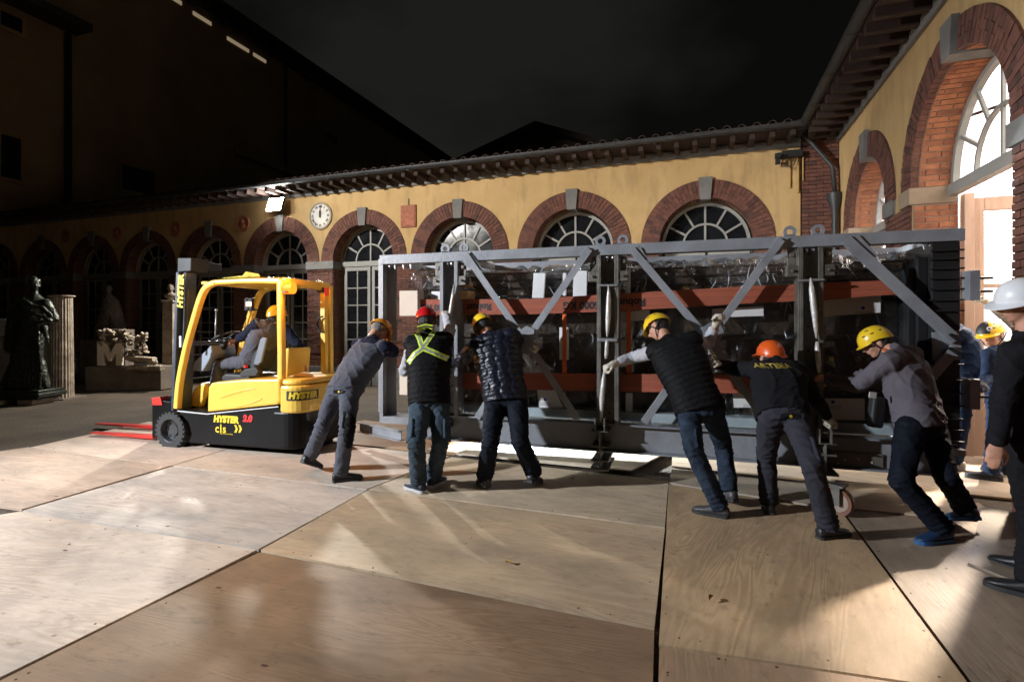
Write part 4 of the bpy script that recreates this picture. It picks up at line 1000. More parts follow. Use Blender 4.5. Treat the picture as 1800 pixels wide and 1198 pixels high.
# bag of bubble wrap at the upper left
bg_ = MB(); bg_.sph((fx(748, .3), .30, fz(748, 497, .3)), (.22, .14, .17), 18, 12)
rb_ = random.Random(5); bg_.v = [(x + rb_.uniform(-.03, .03), y + rb_.uniform(-.02, .02), z + rb_.uniform(-.03, .03)) for x, y, z in bg_.v]
bg_.build('plastic_bundle', FILM, wrap)
FOAM = mat('white_foam', (.72, .72, .72), .7, bump=.15, scale=50, var=.04)
for (a, y0, b_, y1, sk) in ((936, 480, 957, 524, -3), (1008, 476, 1032, 522, -1), (990, 480, 996, 520, 0), (984, 575, 1000, 632, 0), (1100, 470, 1108, 525, 0), (1098, 575, 1110, 640, -2), (1100, 690, 1112, 728, 0), (760, 512, 776, 527, 0)):
    p = [FR.pix(a - sk, y0, ya - .06), FR.pix(b_ - sk, y0, ya - .06), FR.pix(b_, y1, ya - .06), FR.pix(a, y1, ya - .06)]
    MB().prism(p, ya - .085, ya - .05).build('foam_strip', FOAM, wrap, bevel=.006)
PAPER = mat('paper', (.62, .61, .59), .7, bump=.1, var=.05)
INKB = mat('blue_ink', (.02, .04, .30), .6); INKG = mat('grey_ink', (.2, .2, .22), .6)
def paper(pts, dot=None):
    y = ya - .055; o = MB().prism([FR.pix(*p, y) for p in pts], y, y + .004).build('paper_label', PAPER, wrap)
    if dot:
        x, z = FR.pix(*dot, y); MB().cyl((x, y - .002, z), (x, y, z), .016, n=16).build('blue_seal', INKB, o)
        mb = MB()
        for k in range(3): mb.b2((x - .07, y - .0015, z - .035 - .014 * k), (x + .07, y, z - .031 - .014 * k))
        mb.build('print_lines', INKG, o, kind='stuff')
paper([(944, 684), (975, 684), (990, 716), (948, 717)], (958, 702)); paper([(1252, 543), (1342, 538), (1342, 555), (1252, 558)])
paper([(1288, 692), (1330, 690), (1330, 716), (1290, 716)], (1320, 705)); paper([(1444, 528), (1548, 519), (1548, 549), (1446, 556)], (1517, 541))
paper([(1082, 548), (1142, 545), (1142, 562), (1082, 566)]); paper([(1450, 700), (1520, 700), (1520, 738), (1450, 738)], (1464, 706)); paper([(1245, 578), (1258, 578), (1258, 622), (1245, 622)])
# pale board along the foot
MB().b2((ax0 + .2, ya - .12, zb1 + .01), (ax1 - .1, ya + .5, zb1 + .10)).build('base_board', mat('pale_blue_board', (.30, .36, .38), .5, bump=.15, var=.25), wrap)
# wooden blocks at the left end
def wblock(a, y0, b_, y1, dep, lab, m=WOOD):
    y = .05; p = FR.pix(a, y0, y); q_ = FR.pix(b_, y1, y)
    o = MB().b2((p[0], y, q_[1]), (q_[0], y + dep, p[1])).build('wooden_block', m, None, bevel=.004, place=FR); tag(o, lab, 'block'); return o
PBLOCK = mat('pale_block', (.60, .52, .42), .6, bump=.1, var=.1)
wblock(702, 511, 734, 555, .16, 'pale wooden block fixed level with the red helmet at the frame end', PBLOCK)
wblock(702, 651, 716, 694, .16, 'pale narrow block low at the left end of the frame', PBLOCK)
wblock(801, 511, 823, 525, .2, 'short raw wood block resting on the upper red sling')
wblock(800, 495, 820, 503, .2, 'thin raw wood offcut on top of the short wood block')

# ------------------------------------------------------------------ slings and straps
RED = mat('red_webbing', (.33, .080, .038), .55, bump=.5, scale=9, var=.22, var_scale=2, stretch=(.3, 1, 30))
ORANGE = mat('orange_webbing', (.70, .13, .02), .5, bump=.3, scale=40, var=.12)
def sling(name, lab, pts, th, y, texts=()):
    t = thing(name, lab, 'lifting sling', FR)
    up, lo = [FR.pix(*p, y) for p in pts[0]], [FR.pix(*p, y) for p in pts[1]]
    mb = MB(); vs = []; n = len(up)
    for yy in (y, y + th):
        for a in up: vs.append((a[0], yy, a[1]))
        for a in lo: vs.append((a[0], yy, a[1]))
    N = 2 * n; fs = []
    for i in range(n - 1):
        fs += [(i, i + 1, n + i + 1, n + i), (N + i, N + n + i, N + n + i + 1, N + i + 1), (i, N + i, N + i + 1, i + 1), (n + i, n + i + 1, N + n + i + 1, N + n + i)]
    fs += [(0, n, N + n, N), (n - 1, N + n - 1, N + 2 * n - 1, 2 * n - 1)]
    mb.add(vs, fs); mb.build('webbing', RED, t)
    for (s_, px, py, sz) in texts:
        x, z = FR.pix(px, py, y - .002); me = text_mesh(s_, sz, BLACK, bold=.004, depth=.0005)
        o = inst(me, 'printed_text', t, (x, y - .003, z)); o.rotation_euler = (R(90), R(180), 0)
    return t
top = [(738, 526), (800, 526), (935, 525), (1100, 515), (1300, 504), (1440, 497), (1580, 492)]
bot = [(738, 553), (800, 553), (935, 552), (1100, 546), (1300, 534), (1440, 527), (1580, 517)]
sling('red_sling', 'broad red lifting sling running across the upper half of the wrapped load', (top, bot), .012, .12,
      (('L 6000 KG', 1028, 536, .105), ('Robust', 1108, 531, .105), ('Robust', 842, 539, .10), ('6000 KG', 765, 540, .10)))
top = [(738, 655), (935, 655), (1100, 657), (1300, 658), (1330, 672)]; bot = [(738, 683), (935, 685), (1100, 688), (1300, 691), (1328, 690)]
sling('red_sling', 'broad red lifting sling running across the lower half of the wrapped load', (top, bot), .012, .12)
for (px, a, b_, lab) in ((992, 552, 658, 'orange vertical strap left of the middle upright'), (1105, 545, 658, 'orange vertical strap right of the middle upright')):
    x = fx(px, .15); o = MB().b2((x - .022, .15, fz(px, b_, .15)), (x + .022, .158, fz(px, a, .15))).build('orange_strap', ORANGE, None, place=FR); tag(o, lab, 'strap', 'orange straps on the wrapped load')

# ================================================================== forklift
YEL = mat('forklift_yellow', (.80, .52, .085), .32, bump=.02, scale=6, var=.07, coat=.25)
DK = mat('forklift_black', (.0035, .0035, .004), .40, bump=.06, scale=10, var=.3, spec=.2)
PL = mat('grey_plastic', (.20, .24, .30), .45, bump=.1, var=.1)
FREDM = mat('fork_red', (.62, .03, .02), .45, bump=.15, scale=25, var=.25)
RUB = mat('tyre_rubber', (.030, .030, .031), .8, bump=.4, scale=40)
RIMM = mat('dark_rim', (.045, .047, .052), .4, .2)
INKY = mat('yellow_print', (.75, .55, .03), .5); INKR = mat('red_print', (.65, .02, .02), .5); INKW = mat('white_print', (.7, .7, .7), .5)
FK = Place((-4.24, 6.60, 0), R(-16.5))
W_ = 1.02
fl = thing('forklift', 'yellow and black electric forklift with lit amber beacon beside the pushed frame', 'forklift', FK)
def P2(px, py, y=0.0): return FK.pix(px, py, y)
def fpoly(pts, y): return [P2(a, b_, y) for a, b_ in pts]
# chassis
side = fpoly([(311, 722), (364, 726), (489, 713), (496, 720), (506, 745), (506, 782), (497, 790), (330, 778), (336, 762), (330, 742), (318, 729)], 0)
MB().prism(side, .0, W_).build('chassis', DK, fl, bevel=.018)
xr = P2(497, 780)[0]; xrr = xr + .34; zbot = P2(497, 790)[1]
# rear lower body, rounded in plan
def plan_body(mb, outline, z0, z1, inset=0):
    n = len(outline); cx_ = sum(p[0] for p in outline) / n; cy_ = sum(p[1] for p in outline) / n
    top_ = [(cx_ + (a - cx_) * (1 - inset), cy_ + (b_ - cy_) * (1 - inset), z1) for a, b_ in outline]
    mb.add([(a, b_, z0) for a, b_ in outline] + top_, [tuple(range(n))[::-1], tuple(range(n, 2 * n))] + [(i, (i + 1) % n, n + (i + 1) % n, n + i) for i in range(n)])
def rplan(x0, x1, y0, y1, r=.16, n=6):
    o = [(x0, y0), (x1 - r, y0)]; o += [(x1 - r + r * math.sin(a), y0 + r - r * math.cos(a)) for a in [math.pi / 2 * k / n for k in range(1, n + 1)]]
    o += [(x1 - r + r * math.cos(a), y1 - r + r * math.sin(a)) for a in [math.pi / 2 * k / n for k in range(0, n + 1)]] + [(x0, y1)]
    return o
XR_ = P2(500, 700)[0] + .24
mb = MB(); plan_body(mb, rplan(xr - .12, XR_ - .03, -.02, W_ + .02, .2), zbot + .01, P2(500, 724)[1]); mb.build('rear_skirt', DK, fl, bevel=.02)
zc0, zc1 = P2(505, 726)[1], P2(497, 668)[1]
mb = MB(); plan_body(mb, rplan(P2(494, 700)[0], XR_ + .02, -.025, W_ + .025, .2), zc0, zc1 - .06); o_cw = mb.build('counterweight', YEL, fl, bevel=.03)
mb = MB(); plan_body(mb, rplan(P2(494, 700)[0], XR_ - .0, -.005, W_ + .005, .2), zc1 - .055, zc1 + .015, .03); mb.build('counterweight_top', YEL, fl, bevel=.03)
# yellow battery door
MB().prism(fpoly([(364, 724), (366, 680), (371, 673), (380, 671), (427, 667), (489, 666), (492, 668), (492, 705), (488, 711)], -.02), -.02, W_ + .02).build('battery_cover', YEL, fl, bevel=.022)
bl_ = MB(); bl_.prism(fpoly([(364, 726.5), (489, 713.5), (489, 715), (364, 728)], -.024), -.024, -.02); bl_.prism(fpoly([(312, 721), (364, 726.5), (364, 728), (312, 722.5)], -.004), -.006, .0); bl_.build('trim_line', INKW, fl)
for pts in ([(385, 700), (400, 690), (430, 684), (450, 683), (425, 688), (405, 694)], [(415, 716), (440, 706), (460, 700), (455, 704), (440, 710)]):
    MB().prism(fpoly(pts, -.03), -.028, -.018).build('pressed_rib', YEL, fl, bevel=.004)
# floor plate
zf = P2(340, 722)[1]
MB().b2((P2(313, 722)[0], .05, zf - .03), (P2(372, 722)[0], W_ - .05, zf - .005)).build('floor_plate', DK, fl)
# wheels
def wheel(x, y, r, w_, nm='wheel'):
    ax = Matrix.Rotation(R(90), 3, 'X'); c = (x, y, r)
    ty = MB().lathe([(r * .62, -w_ / 2), (r * .9, -w_ / 2), (r * .975, -w_ * .38), (r * .975, w_ * .38), (r * .9, w_ / 2), (r * .62, w_ / 2)], c=c, n=36, axis=ax, ring=True)
    for k in range(24):
        a = 2 * math.pi * k / 24
        for s_ in (-1, 1):
            a2 = a + (.12 if s_ > 0 else 0); m = Matrix.Rotation(-a2, 3, 'Y')
            ty.box(Vector(c) + m @ Vector((r * .955, s_ * w_ * .27, 0)), (r * .09, w_ * .44, r * .14), m)
    t = ty.build('wheel', RUB, fl, smooth=35)
    MB().lathe([(.001, -w_ * .2), (r * .3, -w_ * .22), (r * .34, -w_ * .12), (r * .52, -w_ * .14), (r * .6, -w_ * .46), (r * .64, -w_ * .48), (r * .64, w_ * .48), (.001, w_ * .4)], c=c, n=32, axis=Matrix.Rotation(R(-90), 3, 'X')).build('rim', RIMM, t, smooth=35)
    nb_ = MB()
    for k in range(8): a = k * math.pi / 4; nb_.cyl((x + r * .43 * math.cos(a), y - w_ * .13, r + r * .43 * math.sin(a)), (x + r * .43 * math.cos(a), y - w_ * .2, r + r * .43 * math.sin(a)), r * .045, n=6)
    nb_.build('wheel_nut_ring', RIMM, t, kind='stuff')
xw = P2(299, 758)[0]
wheel(xw, .085, .237, .19); wheel(xw, W_ - .085, .237, .19)
wheel(xr + .02, W_ * .5 - .1, .2, .14); wheel(xr + .02, W_ * .5 + .12, .2, .14)
# overhead guard
def rail(pts, y, r=.036, m=YEL, name='guard_pillar', flat=True):
    P = [P2(a, b_, 0) for a, b_ in pts]; Q = []
    for i in range(len(P) - 1):
        for k in range(4):
            u = k / 4; p0_, p1_, p2_, p3_ = [Vector(P[max(0, min(len(P) - 1, j))]) for j in (i - 1, i, i + 1, i + 2)]
            Q.append(.5 * ((2 * p1_) + (-p0_ + p2_) * u + (2 * p0_ - 5 * p1_ + 4 * p2_ - p3_) * u * u + (-p0_ + 3 * p1_ - 3 * p2_ + p3_) * u ** 3))
    Q.append(Vector(P[-1]))
    st = []
    for i, q_ in enumerate(Q):
        d = (Q[min(i + 1, len(Q) - 1)] - Q[max(i - 1, 0)]).normalized(); nn = Vector((-d.y, d.x))
        st.append(((q_.x, y, q_.y), (nn.x * r, 0, nn.y * r), (0, r * 1.05, 0)))
    mb = MB(); mb.loft(st, 16, 5.0); return mb.build(name, m, fl, smooth=40)
fp = [(306, 718), (310, 672), (322, 612), (335, 565), (347, 525), (358, 504), (374, 496)]
for y in (.05, W_ - .05):
    rail(fp, y); rail([(370, 496), (430, 493), (487, 493)], y, .03, name='guard_roof_rail')
    rail([(489, 492), (489, 560), (490, 620), (490, 669)], y, .037)
zt = P2(430, 493)[1]; xa, xb_ = P2(362, 495)[0], P2(490, 495)[0]
MB().b2((xb_ - .04, .09, zt - .035), (xb_ + .03, W_ - .09, zt + .03)).build('guard_rear_bar', YEL, fl, bevel=.01)
MB().b2((xa - .1, .02, zt - .03), (xa + .0, W_ - .02, zt + .01)).build('guard_front_bar', YEL, fl, bevel=.012)
for k in range(1, 8):
    x = xa + (xb_ - xa) * k / 8; MB().b2((x - .02, .085, zt - .02), (x + .02, W_ - .085, zt + .012)).build('roof_bar', YEL, fl, bevel=.005)
cov = MB(); vs = []; rr_ = random.Random(3); NX, NY = 18, 10
for j in range(NY + 1):
    for i in range(NX + 1): vs.append((xa + (xb_ - xa) * i / NX, .06 + (W_ - .12) * j / NY, zt + .03 + rr_.uniform(0, .025)))
cov.add(vs, [(j * (NX + 1) + i, j * (NX + 1) + i + 1, (j + 1) * (NX + 1) + i + 1, (j + 1) * (NX + 1) + i) for j in range(NY) for i in range(NX)]); cov.build('roof_cover', FILM, fl)
# yellow cloth bundled on the roof
cl = MB(); cl.loft([((P2(a, 490)[0], .25, zt + .05), (0, .16, 0), (0, 0, h_)) for a, h_ in ((378, .01), (388, .02), (402, .035), (420, .03), (436, .012))], 12)
cl.add([(P2(402, 486)[0], .2, zt + .07), (P2(404, 477)[0], .25, zt + .14), (P2(422, 482)[0], .3, zt + .11), (P2(436, 488)[0], .2, zt + .06)], [(0, 1, 2, 3)])
o = cl.build('folded_cloth', mat('yellow_cloth', (.75, .62, .10), .8, bump=.6, scale=12, var=.2), None, smooth=40, place=FK); tag(o, 'crumpled yellow cloth lying on the front of the forklift roof', 'cloth')
# beacon, lights
bx, bz = P2(497, 506, .1)
def lens(name, c, r, m): o = MB().lathe([(.001, 0), (r, 0), (r, r * 1.6), (r * .7, r * 2.3), (.001, r * 2.4)], c=c, n=20).build(name, m, fl, smooth=40); return o
AMB = mat('amber_glow', (.02, .005, .001), .5, spec=.1, emit=((1, .21, .012), 2.6))
bw = Vector((bx + .13, .02, bz - .04)); MB().cyl(bw + Vector((0, 0, -.03)), bw, .06, n=18).build('beacon_base', BLACK, fl); MB().loft([(bw + Vector((a, 0, .03)), (0, .055 * k, 0), (0, 0, .068 * k)) for a, k in ((-.07, .5), (-.05, .95), (.0, 1), (.09, 1), (.11, .5))], 16).build('beacon_lamp', AMB, fl, smooth=50)
MB().b2((bx + .0, .04, bz - .05), (bx + .035, .16, bz + .07)).build('lamp_bracket', mat('grey_bracket', (.3, .3, .3), .5), fl, bevel=.004)
lamp('beacon_glow', 'POINT', FK.m @ (bw + Vector((.0, -.13, .12))), None, 45, (1, .36, .04), .05)
xg = P2(441, 535, .95)[0]; zg = P2(441, 535, .95)[1]
MB().b2((xg - .075, .9, zg - .09), (xg + .075, 1.0, zg + .09)).build('front_light_housing', BLACK, fl, bevel=.015)
MB().b2((xg - .03, .895, zg - .025), (xg + .05, .899, zg + .035)).build('front_light_lens', mat('warm_lens', (1, .8, .5), .5, emit=((1, .62, .30), 9)), fl)
q0, q1 = P2(442, 546, .95), P2(425, 600, .95); MB().bar((q0[0], .95, q0[1]), (q1[0], .95, q1[1]), .07, .05).bar((q1[0], .95, q1[1]), (P2(418, 640, .95)[0], .95, P2(418, 640, .95)[1]), .05, .05).build('guard_pillar', YEL, fl, bevel=.01)
zz = P2(571, 513, W_)[1]; xx = P2(571, 513, W_ - .1)[0]
MB().b2((xx - .04, W_ - .22, zz - .02), (xx + .05, W_ - .06, zz + .09)).build('tail_light_housing', BLACK, fl, bevel=.01)
MB().b2((xx + .051, W_ - .18, zz - .06), (xx + .06, W_ - .1, zz + .05)).build('tail_light_lens', mat('red_lens', (.5, .02, .02), .2, emit=((1, .1, .05), .3)), fl)
# far rear pillar and rear sloping rails
for y in (.16, W_ - .1):
    pass
xq, zq = P2(569, 512, W_ - .12); xq2, zq2 = P2(571, 659, W_ - .12)
MB().bar((xq, W_ - .12, zq + .05), (xq2, W_ - .12, zq2), .07, .075, (1, 0, 0)).build('guard_pillar', YEL, fl, bevel=.012)
MB().bar((xb_, .14, zt - .01), (xq, W_ - .12, zq + .03), .07, .05).build('guard_rear_rail', YEL, fl, bevel=.012)
gh = [P2(a, b_, W_ - .2) for a, b_ in ((568, 556), (560, 558), (558, 570), (562, 582), (568, 584))]
MB().tube([(a, W_ - .2, b_) for a, b_ in gh], .012).build('grab_handle', BLACK, fl, smooth=True)
# mast
def mbox(pts, y0, y1, m=DK, name='mast_channel', bev=.008): return MB().prism(fpoly(pts, y0), y0, y1).build(name, m, fl, bevel=bev)
MSTL = mat('mast_steel', (.060, .072, .100), .38, .3, bump=.06, var=.25)
mbox([(312, 470), (327, 470), (318, 720), (303, 720)], .12, .20, MSTL); mbox([(309, 478), (314, 478), (305, 722), (300, 722)], .06, .12, MSTL)
mbox([(327, 478), (332, 478), (323, 720), (318, 720)], .16, .28, MSTL)
mbox([(312, 470), (327, 470), (318, 720), (303, 720)], W_ - .22, W_ - .12, MSTL); mbox([(326, 478), (334, 478), (325, 720), (317, 720)], W_ - .34, W_ - .22, MSTL)
mbox([(312, 453), (336, 453), (335, 476), (312, 478)], .08, .34, BSTEEL, 'mast_top_bar'); mbox([(316, 456), (332, 456), (332, 470), (316, 470)], .34, W_ - .14, BSTEEL, 'mast_top_bar')
mbox([(317, 600), (325, 600), (325, 608), (317, 608)], .2, W_ - .2, MSTL, 'mast_cross_bar'); mbox([(307, 690), (318, 690), (318, 715), (307, 715)], .2, W_ - .2, MSTL, 'mast_cross_bar')
for y, r_ in ((.36, .035), (.66, .035), (.5, .02)):
    a, b_ = P2(325, 480, y), P2(320, 715, y); MB().cyl((a[0], y, a[1]), (b_[0], y, b_[1]), r_).build('lift_cylinder', MSTL if r_ > .03 else GALV, fl, smooth=40)
for k, y in enumerate((.30, .42, .58)):
    a = [P2(330 + 2 * k, 478 + 6 * k, y), P2(338 + 3 * k, 540, y), P2(330 + 2 * k, 600, y), P2(335, 680, y)]
    MB().tube([(q[0], y, q[1]) for q in a], .009).build('hose', BLACK, fl, smooth=True)
# load backrest plates between the mast channels
for k in range(5):
    a = P2(321, 500 + 42 * k, .3); MB().b2((a[0] - .02, .24, a[1] - .01), (a[0] + .01, W_ - .25, a[1] + .012)).build('mast_chain_guide', DK, fl)
# carriage, forks
mbox([(267, 700), (300, 706), (300, 765), (267, 768)], .12, W_ - .12, DK, 'carriage', .01)
for y in (.20, W_ - .30):
    a = P2(268, 700, y)[0]; tip = a - 1.15
    MB().prism([(a - .0, .055), (a - .0, .10), (a - .035, .10), (tip, .075), (tip, .065), (a - .03, .055)], y, y + .11).build('fork_tine', FREDM, fl, bevel=.004)
mbox([(266, 699), (281, 697), (285, 712), (268, 712)], .1, .22, FREDM, 'carriage_cap', .005)
# cab
sx, sz = P2(452, 668, .5)
MB().prism([(sx - .36, sz - .02), (sx + .16, sz - .02), (sx + .16, sz + .09), (sx - .3, sz + .10), (sx - .37, sz + .06)], .28, .74).build('seat', BLACK, fl, bevel=.03)
bk = [P2(a, b_, .5) for a, b_ in ((452, 640), (460, 612), (464, 606), (474, 608), (472, 616), (462, 650), (454, 652))]
MB().prism(bk, .36, .70).build('seat_backrest', BLACK, fl, bevel=.03)
bk2 = [P2(a, b_, .27) for a, b_ in ((448, 640), (460, 596), (464, 592), (472, 594), (462, 636), (456, 642))]
MB().prism(bk2, .24, .275).build('seat_side_shell', mat('seat_shell', (.12, .14, .17), .5, var=.1), fl, bevel=.012)
ar = [P2(a, b_, .24) for a, b_ in ((428, 655), (436, 648), (456, 644), (462, 652), (458, 660), (430, 662))]
MB().prism(ar, .17, .26).build('armrest_console', BLACK, fl, bevel=.015)
x_, z_ = P2(432, 646, .2); MB().cyl((x_, .2, z_), (x_, .2, z_ + .03), .022, n=12).build('red_button', INKR, fl)
sc_ = MB(); ca, cb_ = P2(398, 592, .5), P2(372, 640, .5)
tiltm = Matrix.Rotation(R(-22), 3, 'Y')
ring = [Vector((ca[0], .5, ca[1])) + tiltm @ Vector((.17 * math.cos(a), .17 * math.sin(a), 0)) for a in [2 * math.pi * k / 28 for k in range(28)]]
sc_.tube(ring, .014, 8, closed=True)
for k in range(3):
    a = 2.1 * k; sc_.cyl((ca[0], .5, ca[1] - .02), ring[int(28 * k / 3)], .010)
sc_.build('steering_wheel', BLACK, fl, smooth=True)
MB().bar((ca[0], .5, ca[1] - .03), (cb_[0], .5, cb_[1] - .1), .08, .07).build('steering_column', BLACK, fl, bevel=.01)
pn = [P2(a, b_, .35) for a, b_ in ((342, 651), (347, 635), (376, 606), (379, 622), (362, 652))]
MB().prism(pn, .30, .70).build('dash_panel', PL, fl, bevel=.015)
mbox([(322, 712), (334, 690), (352, 672), (360, 676), (362, 690), (350, 716)], .3, .75, YEL, 'front_cowl', .02)
a = P2(380, 545, .6); b_ = P2(378, 600, .6); MB().cyl((b_[0], .6, b_[1]), (a[0], .6, a[1]), .009).sph((a[0], .6, a[1]), .02).build('control_lever', GALV, fl, smooth=True)
# rear of cab: upright covers
mbox([(497, 668), (497, 612), (508, 612), (504, 668)], .3, .72, YEL, 'seat_hood', .02)
o = MB().loft([((P2(497, 664, .1)[0], .25, zc1 + .03), (.01, 0, 0), (0, .06, .005)), ((P2(512, 664, .1)[0], .27, zc1 + .05), (.02, 0, .02), (0, .11, .01)), ((P2(526, 664, .1)[0], .3, zc1 + .03), (.01, 0, 0), (0, .08, .006))], 10).build('paper_pile', mat('buff_paper', (.5, .4, .28), .8, bump=.5), None, smooth=40, place=FK); tag(o, 'crumpled buff paper lying on the forklift counterweight', 'paper')
# lettering
def flat_text(s_, px, py, sz, m, y, shear=.15, par=fl, rz=0, rot=None, name='lettering', bold=.008, sp=1):
    x, z = P2(px, py, y); me = text_mesh(s_, sz, m, bold=bold, shear=shear, space=sp)
    o = inst(me, name, par, (x, y - .002, z)); o.rotation_euler = rot or (R(90), 0, 0); return o
flat_text('HYSTER', 397, 737, .105, INKY, -.001); flat_text('2.0', 435, 735.5, .105, INKR, -.001)
flat_text('cls', 388, 753.5, .14, INKY, -.001, shear=0, bold=.003, sp=1.15)
for k in range(2):
    x, z = P2(412 + 7 * k, 753, -.001); MB().prism([(x, z + .045), (x + .03, z + .045), (x + .055, z), (x + .03, z - .045), (x, z - .045), (x + .025, z)], -.004, -.002).build('logo_arrow', INKY, fl)
flat_text('CLS material handling', 398, 762, .022, INKY, -.001, shear=0, bold=.0)
x, z = P2(318, 512, .058); o = inst(text_mesh('HYSTER', .12, INKY, bold=.007, shear=.15), 'lettering', fl, (x, .056, z)); o.rotation_euler = (R(90), R(-90 + 2.5), 0)
x, z = P2(317, 600, .058); MB().b2((x - .016, .055, z - .07), (x + .016, .058, z + .07)).build('white_sticker', INKW, fl)
# rear side badge, curved round the counterweight's corner: a flat plate on the near-rear chamfer
x, z = P2(519, 693, -.03)
xr2 = XR_ + .02 - .2
def cw_pt(s_, z):      # walk along the counterweight outline: s=0 at the start of the corner
    r = .2; q = r * math.pi / 2
    if s_ < 0: return Vector((xr2 + s_, -.025, z)), Vector((0, -1, 0))
    if s_ < q: a = s_ / r; return Vector((xr2 + r * math.sin(a), -.025 + r - r * math.cos(a), z)), Vector((math.sin(a), -math.cos(a), 0))
    return Vector((xr2 + r, -.025 + r + s_ - q, z)), Vector((1, 0, 0))
def on_cw(me, s0, z, off, name, scale=1):
    for v in me.vertices:
        p, nn = cw_pt(s0 + v.co.x * scale, z + v.co.y * scale); v.co = p + nn * (off + v.co.z)
    return inst(me, name, fl)
bd = MB(); nb2 = 16
vs = [(-.17 + .42 * k / nb2, j, 0) for j in (-.055, .055) for k in range(nb2 + 1)]
bd.add(vs, [(k, k + 1, nb2 + 2 + k, nb2 + 1 + k) for k in range(nb2)])
zbad = P2(545, 692, .2)[1]
on_cw(bd.mesh('badge', BLACK), .16, zbad, .004, 'badge'); on_cw(text_mesh('HYSTER', .10, INKY, bold=.007, shear=.15, align='LEFT'), .02, zbad, .007, 'lettering')
# ================================================================== people
def unit(v): v = Vector(v); return v.normalized() if v.length > 1e-6 else Vector((0, 0, 1))
def folds(P, amp, sc_=1.0, seed=0):
    x, y, z = P[:, 0] + seed * 1.7, P[:, 1] - seed * .9, P[:, 2] + seed * .4
    wx = x + .05 * np.sin(13 * y / sc_ + 5 * z) ; wz = z + .05 * np.sin(11 * x / sc_ + 4 * y + 1.3) + .02 * np.sin(31 * x / sc_)
    a = 1 - np.abs(np.sin(17 / sc_ * wx + 21 / sc_ * wz + 2.2 * np.sin(9 * y / sc_)))
    b = 1 - np.abs(np.sin(-23 / sc_ * wx + 15 / sc_ * wz + 7 * y + 1.7 * np.sin(12 * z / sc_)))
    c = np.sin(41 / sc_ * wx + 3 * np.sin(19 * y / sc_)) * np.sin(37 / sc_ * wz)
    return amp * (a ** 2 + .8 * b ** 3 - .6 + .25 * c)
def joint_folds(P, joints):
    d = np.zeros(len(P))
    for (c, ax, rad, amp, fr) in joints:
        q = P - np.array(c); r2 = (q ** 2).sum(1); t = q @ np.array(ax)
        side = q @ np.array(unit(Vector(ax).orthogonal()))
        d += amp * np.exp(-r2 / rad ** 2) * (1 - 2 * np.abs(np.sin(fr * t + 14 * side + 3 * np.sin(30 * side))))
    return d
def remesh(mb, name, m, parent, voxel=.012, it=6, disp=None, place=None, keep=False):
    me = mb.mesh(name, m); o = bpy.data.objects.new(name, me); col.objects.link(o)
    r = o.modifiers.new('r', 'REMESH'); r.mode = 'VOXEL'; r.voxel_size = voxel; r.use_smooth_shade = True
    s = o.modifiers.new('s', 'SMOOTH'); s.iterations = it; s.factor = .5
    dg = bpy.context.evaluated_depsgraph_get(); dg.update()
    me2 = bpy.data.meshes.new_from_object(o.evaluated_get(dg)); bpy.data.objects.remove(o); me2.name = name
    n = len(me2.vertices); P = np.empty(n * 3); me2.vertices.foreach_get('co', P); P = P.reshape(-1, 3)
    if disp is not None:
        N = np.empty(n * 3); me2.vertices.foreach_get('normal', N); N = N.reshape(-1, 3); P = P + N * disp(P)[:, None]
    bvh = None
    if keep:
        me2.vertices.foreach_set('co', P.ravel()); me2.update(); bvh = BVHTree.FromPolygons([tuple(p) for p in P], [tuple(f.vertices) for f in me2.polygons])
    if parent is not None: P = P - np.array(parent.location)
    me2.vertices.foreach_set('co', P.ravel()); me2.polygons.foreach_set('use_smooth', [True] * len(me2.polygons)); me2.update()
    me2.materials.clear(); me2.materials.append(m)
    ob = bpy.data.objects.new(name, me2); col.objects.link(ob); ob.parent = parent
    if keep: return ob, bvh
    return ob
def wmesh(mb, name, m, parent, smooth=40, bevel=0, root=None, kind=None):
    """mesh given in world coordinates, put under a parent standing at root"""
    o_ = (root or parent).location; mb.v = [tuple(Vector(v) - o_) for v in mb.v]
    return mb.build(name, m, parent, smooth=smooth, bevel=bevel, kind=kind)

SKIN = mat('skin', (.50, .26, .17), .5, bump=.1, scale=60, var=.12, var_scale=14)
GLOVE = mat('white_glove', (.50, .46, .38), .8, bump=.3, scale=80, var=.15)
DGLOVE = mat('dark_glove', (.02, .02, .022), .7, bump=.3, scale=60)
def fabric(name, c, rough=.85, var=.15, bump=.25, sc_=90): return mat(name, c, rough, bump=bump, scale=sc_, var=var, var_scale=7, spec=.12)
GREYC = fabric('grey_workwear', (.080, .083, .102)); NAVY = fabric('navy_cloth', (.012, .014, .028)); BLK = fabric('black_cloth', (.010, .010, .012))
DENIM = fabric('blue_denim', (.042, .062, .082), var=.35); DDENIM = fabric('dark_denim', (.022, .032, .05), var=.5); NAVYT = fabric('navy_trousers', (.006, .008, .014), .7)
DGREY = fabric('dark_grey_trousers', (.031, .031, .040)); SWEAT = fabric('grey_sweatshirt', (.105, .093, .108), var=.1); LGREY = fabric('light_grey_sleeve', (.40, .40, .43))
SHINY = mat('quilted_nylon', (.006, .007, .015), .40, bump=.1, scale=20, spec=.4); MATTN = mat('matt_nylon', (.005, .005, .006), .7, bump=.2, scale=40, spec=.15)
BLUEW = fabric('blue_workwear', (.014, .024, .052))
SHOE = mat('black_shoe', (.012, .012, .014), .45, bump=.2); SOLE = mat('dark_sole', (.02, .02, .02), .7); WSOLE = mat('pale_sole', (.45, .45, .47), .6)
BSHOE = mat('blue_shoe', (.012, .035, .085), .4, bump=.2); GSHOE = mat('grey_shoe', (.06, .055, .06), .5, bump=.3)
HAIR = mat('dark_hair', (.02, .015, .012), .6, bump=.8, scale=60); GHAIR = mat('grey_hair', (.18, .17, .16), .6, bump=.8, scale=60)
